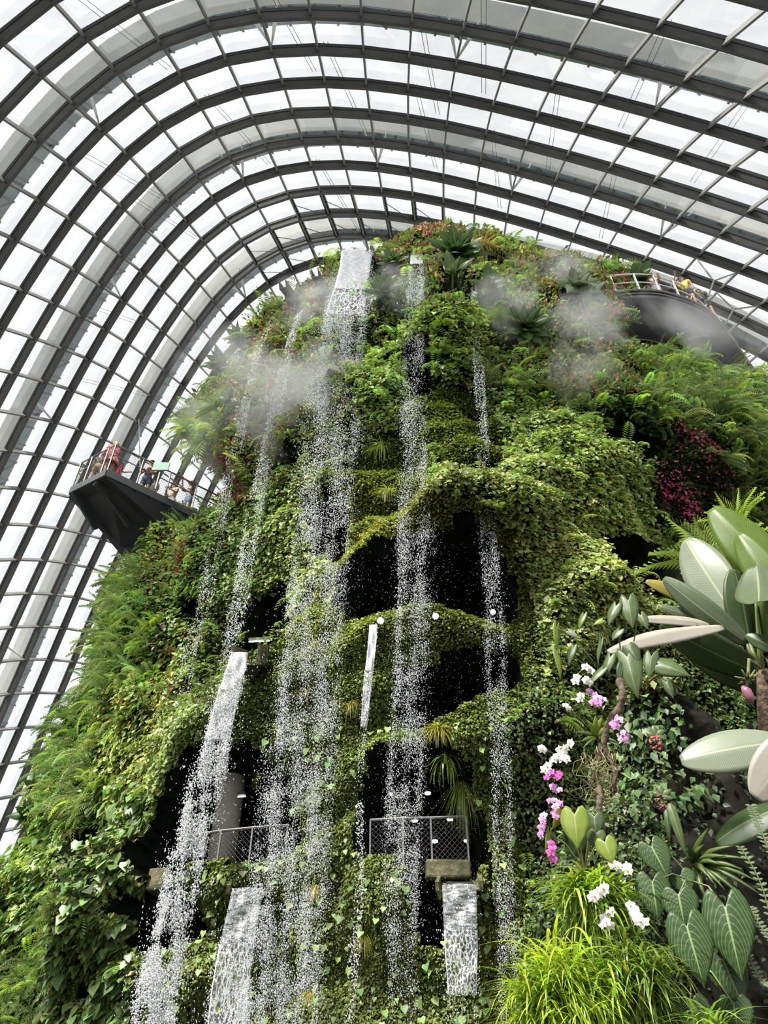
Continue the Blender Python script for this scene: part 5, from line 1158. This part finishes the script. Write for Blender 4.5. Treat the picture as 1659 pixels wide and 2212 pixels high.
mb=MB(); c=at_h(1616,1503,7.3); mb.tube([c+(-.02,0,.10),c+(0,0,.05),c+(.01,0,-.02),c+(.02,0,-.09)],[.018,.045,.042,.006],12); mb.build('bud',mat('purple_bud',(.22,.07,.12),.45,c2=(.3,.12,.16),scale=12),bf,True)
for k in range(14):
    a=k*.45; q=at_h(1614,1466,7.3); e=q+np.array([math.cos(a)*.10,math.sin(a)*.10,.05-.03*(k%3)]); mb=MB(); mb.tube([q,(q+e)/2+(0,0,-.015),e],[.010,.012,.006],6); mb.build('young_banana',M['stem'],bf,True)
bl=empty('banana_leaves',at_h(1690,1600,6.9),0,'low ashen banana leaves reaching in from the right edge below the flower','banana plant')
def BM(base,tip,w_,m,roll=0,h=6.8,dh=0,**k): return pleaf(bl,base,tip,h,w_,M[m],roll=roll,dh=dh,name='leaf',ripple=.01,**{**kw,**dict(arch=.05,fold=.15),**k})
BM((1690,1602),(1470,1640),92,'ban_pale',8,6.8,.1,arch=.06,fold=.18)
BM((1735,1585),(1632,1722),88,'ban_grey',-20,6.6,.1)
mb=MB(); mb.tube([at_h(1690,1602,6.85),at_h(1740,1600,7.0),at_h(1780,1800,7.6)],[.02,.03,.05],8); mb.build('leaf_stalk',M['stem'],bl,True)
bd_=empty('shade_leaf',at_h(1659,1760,7.4),0,'large black-green leaf in deep shade below the ashen leaves','leaf')
pleaf(bd_,(1700,1740),(1545,1815),7.3,80,M['ban_dark'],roll=25,**{**kw,'arch':.1})
# tree ferns behind the banana
fernplant(1600,1150,66,9,'lime green fern standing upright behind the backlit banana leaves',(.38,.52,.08),h=9.6,seed=21,down=-.5,up=1.)
fernplant(1560,1240,150,9,'large bright tree fern spreading behind the pale banana leaf',(.28,.38,.08),h=10.,seed=22,down=-.1,a0=-2.0,a1=1.2,up=.5)
fernplant(1500,1240,125,3,'silvery fern frond reaching left over the dark opening',(.38,.44,.30),h=9.0,seed=23,down=-.1,a0=-1.7,a1=-1.3,up=.1)
# ---- heart leaves on the column
hl=empty('philodendron',at_h(1350,1400,6.9),0,'philodendron with hanging heart leaves at the top of the near column','philodendron')
for b,t_,w_,m,r_ in [((1357,1298),(1367,1358),40,'heartg',0),((1330,1310),(1314,1352),28,'heartg',20),((1203,1357),(1201,1408),22,'lime',-50),((1203,1411),(1212,1469),22,'lime',-50),((1355,1420),(1378,1508),54,'heartg',5),
     ((1407,1418),(1402,1467),32,'heartg',0),((1424,1436),(1493,1460),44,'heartg',-10),((1297,1388),(1291,1436),18,'heartg',50),((1301,1446),(1271,1482),24,'heartg',30),((1360,1400),(1382,1436),34,'dkheart',0),((1337,1362),(1322,1384),26,'heartg',30),((1318,1420),(1308,1462),26,'heartg',20),((1345,1440),(1338,1475),24,'dkheart',-20),((1385,1330),(1400,1360),22,'heartg',0),((1260,1330),(1250,1362),18,'ban_lit',30),((1300,1340),(1282,1350),16,'lime',20),((1440,1475),(1455,1510),20,'dkheart',0),((1238,1400),(1228,1440),20,'dkheart',25),((1230,1365),(1250,1378),14,'ban_pale',0)]:
    pleaf(hl,b,t_,6.55,w_,M[m],roll=r_,stem=(b[0]*.6+1345*.4,b[1]*.6+1470*.4),arch=.12,fold=.25,ripple=.02,nv=13)
hk=empty('lime_philodendron',at_h(1270,1800,6.4),0,'philodendron with glowing yellow-green heart leaves over the white orchids','philodendron')
for b,t_,w_,m,r_,h_ in [((1241,1760),(1248,1834),58,'lime',0,6.2),((1284,1764),(1288,1806),40,'dkheart',10,6.35),((1288,1800),(1283,1835),38,'heartg',10,6.3),((1307,1820),(1325,1868),42,'lime',5,6.2),((1252,1808),(1234,1855),42,'dkheart',-15,6.4),((1213,1750),(1193,1793),22,'ban_yel',-40,6.3),((1186,1800),(1178,1845),14,'lime',-40,6.3),((1225,1790),(1222,1832),20,'dkheart',-50,6.4)]:
    pleaf(hk,b,t_,h_,w_,M[m],roll=r_,stem=(1262,1880),arch=.14,fold=.22,ripple=.02,nv=13)
va=empty('velvet_anthurium',at_h(1480,1950,6.6),0,'anthurium with big dark velvet leaves and pale ribs at lower right','anthurium')
for b,t_,w_,m,r_,h_ in [((1408,1830),(1444,1898),58,'velvet',0,6.35),((1409,1905),(1421,1988),66,'velvet',-5,6.25),((1466,1934),(1480,2005),68,'velvet',0,6.2),((1484,2002),(1522,2134),80,'velvet',0,6.05),((1567,1962),(1603,2118),88,'velvet',0,6.2),
     ((1562,2074),(1606,2178),70,'velvet',0,6.35),((1418,2064),(1422,2130),62,'velvet',0,6.3),((1491,2168),(1506,2250),66,'velvet',0,6.1),((1470,1892),(1492,1930),50,'velvet',10,6.4),((1585,2170),(1600,2250),60,'velvet',10,6.3),((1445,2150),(1440,2230),50,'velvet',-15,6.3)]:
    pleaf(va,b,t_,h_,w_,M[m],roll=r_,stem=(1500,1905+int(b[1]>2000)*170),arch=.12,fold=.22,ripple=.035,nv=9,slant=.62,nr=24,nc=10)
st=empty('ribbed_strap_leaves',at_h(1445,1740,6.5),0,'pair of long narrow ribbed leaves hanging above the velvet anthurium','plant')
pleaf(st,(1446,1735),(1482,1848),6.4,19,B['heartg'],'strap',nv=24,slant=.25,ripple=.04,nr=28); pleaf(st,(1440,1748),(1447,1816),6.45,13,B['dkheart'],'strap',nv=18,slant=.25,nr=20)
sp=empty('strap_rosette',at_h(1500,1862,6.7),0,'rosette of long arching strap leaves right of the velvet anthurium','plant')
for t_,w_ in [((1576,1824),12),((1594,1870),15),((1629,1895),12),((1538,1900),13),((1524,1884),16),((1524,1792),18),((1513,1826),18),((1490,1828),16),((1520,1932),14),((1600,1930),10),((1612,1850),10),((1560,1845),14),((1640,1925),9),((1480,1850),12),((1560,1912),11),((1545,1860),16)]:
    pleaf(sp,(1500,1866),t_,6.7,w_,B['strap'],'strap',dh=.25,arch=.3,fold=.5,nv=1,nr=12,nc=4)
br=empty('bromeliad',at_h(1290,1580,6.5),0,'bromeliad with upright yellow-green leaves on the branch between the orchids','bromeliad')
for t_,w_ in [((1270,1556),14),((1286,1546),16),((1300,1550),16),((1245,1580),10),((1310,1570),14),((1325,1545),12),((1256,1600),12),((1330,1600),12),((1340,1612),9),((1262,1612),10)]:
    pleaf(br,(1290,1592),t_,6.5,w_,B['lime'] if t_[1]<1572 else B['strap'],'strap',dh=.12,arch=.2,fold=.4,nv=1,nr=10,nc=4)
# ---- branch
bk=empty('twisted_branch',at_h(1290,1750,6.6),0,'gnarled mossy branch with hanging roots down the middle of the near column','branch')
for pts,r0 in [([(1338,1470),(1346,1500),(1338,1530),(1322,1550),(1305,1600),(1318,1640),(1330,1670),(1322,1712)],.035),([(1300,1610),(1290,1660),(1296,1720),(1285,1790),(1262,1850),(1250,1900)],.03),([(1240,1870),(1262,1895),(1290,1895),(1314,1868)],.014),([(1240,2010),(1228,2060),(1238,2110),(1222,2150)],.03),([(1262,2010),(1268,2060),(1258,2120)],.022)]:
    mb=MB(); P=smooth([at_h(u,v,6.45+.05*math.sin(v)) for u,v in pts],4); mb.tube(P,[r0*(1-.5*i/len(P))*(1+.15*math.sin(i*1.7)) for i in range(len(P))],8); mb.build('limb',M['bark'],bk,True)
mb=MB()
for k in range(70):
    u=rng.uniform(1255,1335); v=rng.uniform(1610,1700); P=[at_h(u+rng.normal()*5*i,v+i*rng.uniform(9,16),6.42+rng.normal()*.03) for i in range(5)]; mb.tube(P,.0035,3,False)
mb.build('aerial_roots',mat('pale_root',(.26,.25,.12),.8),bk)['kind']='stuff'
# ---- grass clumps
tuft(1290,1975,78,1000,'large yellow-green grass clump below the white orchids',(.19,.26,.04),.045,h=6.5,off=.12,fall_=1.0,upb=.9,jit=.30)
tuft(1215,2180,95,1300,'bright lime grass clump along the bottom edge',(.26,.34,.04),.034,h=6.1,off=.1,fall_=1.0,upb=.9,jit=.36)
tuft(1375,2140,80,800,'darker grass clump between the lime grass and the velvet leaves',(.15,.21,.04),.042,h=6.3,off=.1,fall_=1.0,upb=.8,jit=.34)
tuft(1545,2240,90,90,'grass clump cut by the bottom edge under the velvet leaves',(.18,.25,.06),.04,h=6.0,off=.1,fall_=.9,upb=.9,jit=.1)
# ---- orchids
OW=(mat('white_petal',(.86,.85,.82),.6)); OP=mat('orchid_pink',(.62,.22,.62),.6,c2=(.75,.42,.74),scale=30); OD=mat('orchid_magenta',(.50,.06,.36),.6,c2=(.6,.15,.5),scale=30); OY=mat('orchid_lip',(.55,.3,.08),.6)
PETM=leaf_mesh('petal',.5,.52,'ovate',.1,.1,nr=4,nc=4,nv=1); SEPM=leaf_mesh('sepal',.5,.26,'ovate',.05,.1,nr=4,nc=2,nv=1)
def omesh(mt_):
    V=[];F_=[]
    for me_,ang in ((PETM,70),(PETM,-70),(SEPM,0),(SEPM,140),(SEPM,-140)):
        a=math.radians(ang); b=len(V)
        for vv0 in me_.vertices: x,y,z=vv0.co; V.append((x*math.cos(a)+y*math.sin(a),-x*math.sin(a)+y*math.cos(a),z+.02*(me_ is PETM)))
        F_+=[[b+i for i in p.vertices] for p in me_.polygons]
    me=np_mesh('orchid_flower',np.array(V),np.array(F_),True); me.materials.append(mt_); return me
FM_={'w':omesh(OW),'p':omesh(OP),'d':omesh(OD)}
lipmb=MB(); lipmb.ball((0,-.03,.05),(.07,.09,.07),6,4); LIP=bpy.data.meshes.new('lip'); LIP.from_pydata(lipmb.v,[],lipmb.f); LIP.materials.append(OY)
def orchid(label,pts,kind,szpx=21,stem=None,h=6.25,cat='orchid'):
    c=at_h(*pts[0],h); t=empty('orchid_spray',c,0,label,cat); r=np.random.default_rng(int(pts[0][0]+pts[0][1]))
    for (u,v) in pts:
        p=at_h(u,v,h+r.uniform(-.06,.06)); s=szpx*np.linalg.norm(p)/1665*r.uniform(.85,1.15); vd=-nrm(p); Z=nrm(vd+r.normal(size=3)*.35); Y=nrm(np.array([0,0,1.])+r.normal(size=3)*.25)
        o=put('flower',FM_[kind],p,Y,Z,None,t,s); X_,Y_,Z_=basis(Y,Z)
        l=put('lip',LIP,p+Z_*.02*s,Y,Z,None,None,s*.9); l.parent=o; l.matrix_parent_inverse=wm(o).inverted()
    pp=[at_h(*(stem or (pts[-1][0]+30,pts[-1][1]+50)),h+.2)]+[at_h(u,v-3,h+.05) for u,v in sorted(pts,key=lambda q:abs(q[0]-(stem or (0,0))[0])+abs(q[1]-(stem or (0,0))[1]))]
    if len(pp)>7: pp=pp[:1]+pp[1::2]
    mb=MB(); mb.tube(pp,.005,5,False); mb.build('stem',M['stem'],t)
orchid('white orchid flowers beside the upper hanging heart leaves',[(1265,1441),(1276,1449),(1246,1462),(1243,1472),(1265,1468),(1272,1474)],'w',20,(1300,1500))
orchid('single pair of white orchids left of the upper pink orchids',[(1255,1503),(1252,1511)],'w',18,(1290,1540))
orchid('small white orchid flowers at the left edge of the near column',[(1221,1523),(1228,1530)],'w',16,(1270,1570))
orchid('pink orchid cluster below the white ones near the column top',[(1273,1494),(1285,1502),(1291,1508),(1280,1517),(1293,1520),(1284,1512),(1302,1512)],'p',19,(1330,1540))
orchid('two pink orchids on the twisted branch right of the bromeliad',[(1331,1551),(1337,1556),(1325,1564),(1330,1569)],'p',19,(1345,1600))
orchid('pink orchids lowest on the right side of the bromeliad',[(1346,1583),(1350,1590),(1342,1596),(1353,1598)],'p',18,(1350,1640))
orchid('magenta orchids under the tip of the white-lit drooping banana leaf',[(1397,1373),(1388,1382),(1394,1392),(1402,1388),(1380,1384)],'d',18,(1420,1430),h=7.5)
orchid('lone white orchid left of the white orchid cascade',[(1169,1616),(1173,1620)],'w',19,(1220,1640))
orchid('cascade of white orchids leaning left over the pink ones',[(1232,1606),(1222,1617),(1210,1620),(1217,1628),(1206,1634),(1198,1640),(1190,1648),(1183,1656),(1177,1664),(1215,1638),(1224,1640)],'w',22,(1270,1600))
orchid('magenta-pink orchids right under the white cascade',[(1180,1680),(1190,1668),(1197,1672),(1203,1679),(1208,1672),(1186,1676)],'d',16,(1240,1690))
orchid('pink orchid bunch halfway down the left orchid string',[(1194,1699),(1202,1702),(1209,1706),(1199,1708)],'p',16,(1240,1720))
orchid('pale pink orchids in the lower part of the left orchid string',[(1188,1730),(1200,1729),(1207,1735),(1213,1738),(1200,1742),(1196,1756),(1200,1762)],'p',17,(1245,1760))
orchid('hanging column of pink orchids at the far left of the near plants',[(1174,1762),(1172,1772),(1176,1781),(1170,1788),(1172,1797),(1168,1803)],'p',18,(1220,1760))
orchid('hanging column of magenta orchids beside the lime heart leaves',[(1190,1822),(1193,1832),(1189,1841),(1192,1850),(1195,1857)],'d',18,(1220,1800))
orchid('white orchids directly below the lime heart leaves',[(1325,1868),(1334,1871),(1343,1876),(1354,1874),(1356,1882),(1338,1880)],'w',21,(1330,1960))
orchid('row of white orchids at the top left of the large grass clump',[(1306,1919),(1300,1926),(1292,1930),(1284,1936),(1278,1940)],'w',23,(1330,1990),h=5.75)
orchid('single white orchid against the velvet leaf',[(1381,1908),(1386,1914)],'w',22,(1350,1990))
orchid('string of cream orchids in the middle of the large grass clump',[(1362,1956),(1368,1964),(1372,1972),(1376,1980),(1384,1990),(1392,1994),(1378,1988)],'w',23,(1345,2020),h=5.75)
orchid('white orchids at the centre of the large grass clump',[(1322,1968),(1318,1974),(1304,1985),(1310,1992),(1303,1998),(1318,2000)],'w',20,(1330,2030),h=5.75)
# ---- medinilla clusters
def berry(u,v,label,col,h=6.5,r_=17,n=40):
    t=empty('berry_cluster',at_h(u,v,h),0,label,'flower'); m=mat('berry',col,.45,c2=tuple(c*.55 for c in col),scale=60); mb=MB(); q=at_h(u,v,h); k_=np.linalg.norm(q)/1665
    for i in range(n):
        a,b=rng.uniform(0,6.28),rng.uniform(-1,1); s=math.sqrt(1-b*b); mb.ball(q+np.array([math.cos(a)*s*r_*.6,math.sin(a)*s*r_*.5,b*r_*.9])*k_,.010,5,4)
    o=mb.build('berries',m,t,True); o['kind']='stuff'
    mb=MB(); mb.tube([q+(0,.02,r_*k_*2),q],.008,6); mb.build('stalk',M['stem'],t)
    for (du,dv,l) in ((-22,-8,26),(20,-14,28),(-6,-24,24),(24,6,24)): pleaf(t,(u,v-16),(u+du,v-16+dv),h,15,B['heartg'],'ovate',nv=5,nr=8,nc=4)
berry(1416,1606,'pink berry cluster under striped leaves above the ashen low leaf',(.55,.12,.16)); berry(1430,1735,'dark red berry cluster left of the long ribbed leaves',(.22,.04,.07))
# ---- twiggy small-leaved plant at the right edge
tw=empty('small_leaved_twig',at_h(1640,1850,6.4),0,'grey-green twig with tiny paired leaves along the right edge','twig')
SL=leaf_mesh('leaflet',1.,.5,'ovate',nr=4,nc=2,nv=2)
for path in ([(1700,2100),(1668,1990),(1640,1900),(1600,1830)],[(1690,1900),(1655,1820),(1635,1770),(1622,1740)],[(1700,2060),(1650,2010),(1620,1960)],[(1700,2150),(1640,2110),(1612,2050)]):
    P=smooth([at_h(u,v,6.3) for u,v in path],7); mb=MB(); mb.tube(P,.005,5,False); mb.build('stem',M['stem'],tw)
    for i in range(1,len(P)):
        for s in(-1,1): put('leaflet',SL,P[i],nrm((P[i]-P[i-1])*5+np.array([s*.8,0,.1])),(-.2,-1,.5),B['gun'],tw,.045*rng.uniform(.7,1.2))
fernplant(1205,1560,60,4,'arching fern at the left of the bromeliad',(.26,.34,.10),h=6.6,seed=31,a0=-1.6,a1=-.4,off=.02)
fernplant(1320,1765,30,7,'tiny fern clump on the branch right of the lime heart leaves',(.3,.36,.1),h=6.5,seed=32,off=.02)

p_,_n=hit(113,1738,.35); yl=empty('yellow_leaf',p_,0,'single withered yellow leaf on the left flank above the dark hollow','leaf')
put('blade',leaf_mesh('blade',.42,.16,'ovate',.2,.3,nv=8,nr=8,nc=4),p_,(.1,-.2,-1),(0,-1,.3),B['ban_yel'],yl); mb=MB(); mb.tube([p_,p_+np.array([0,.1,.12])],.006,5); mb.build('petiole',M['stem'],yl)
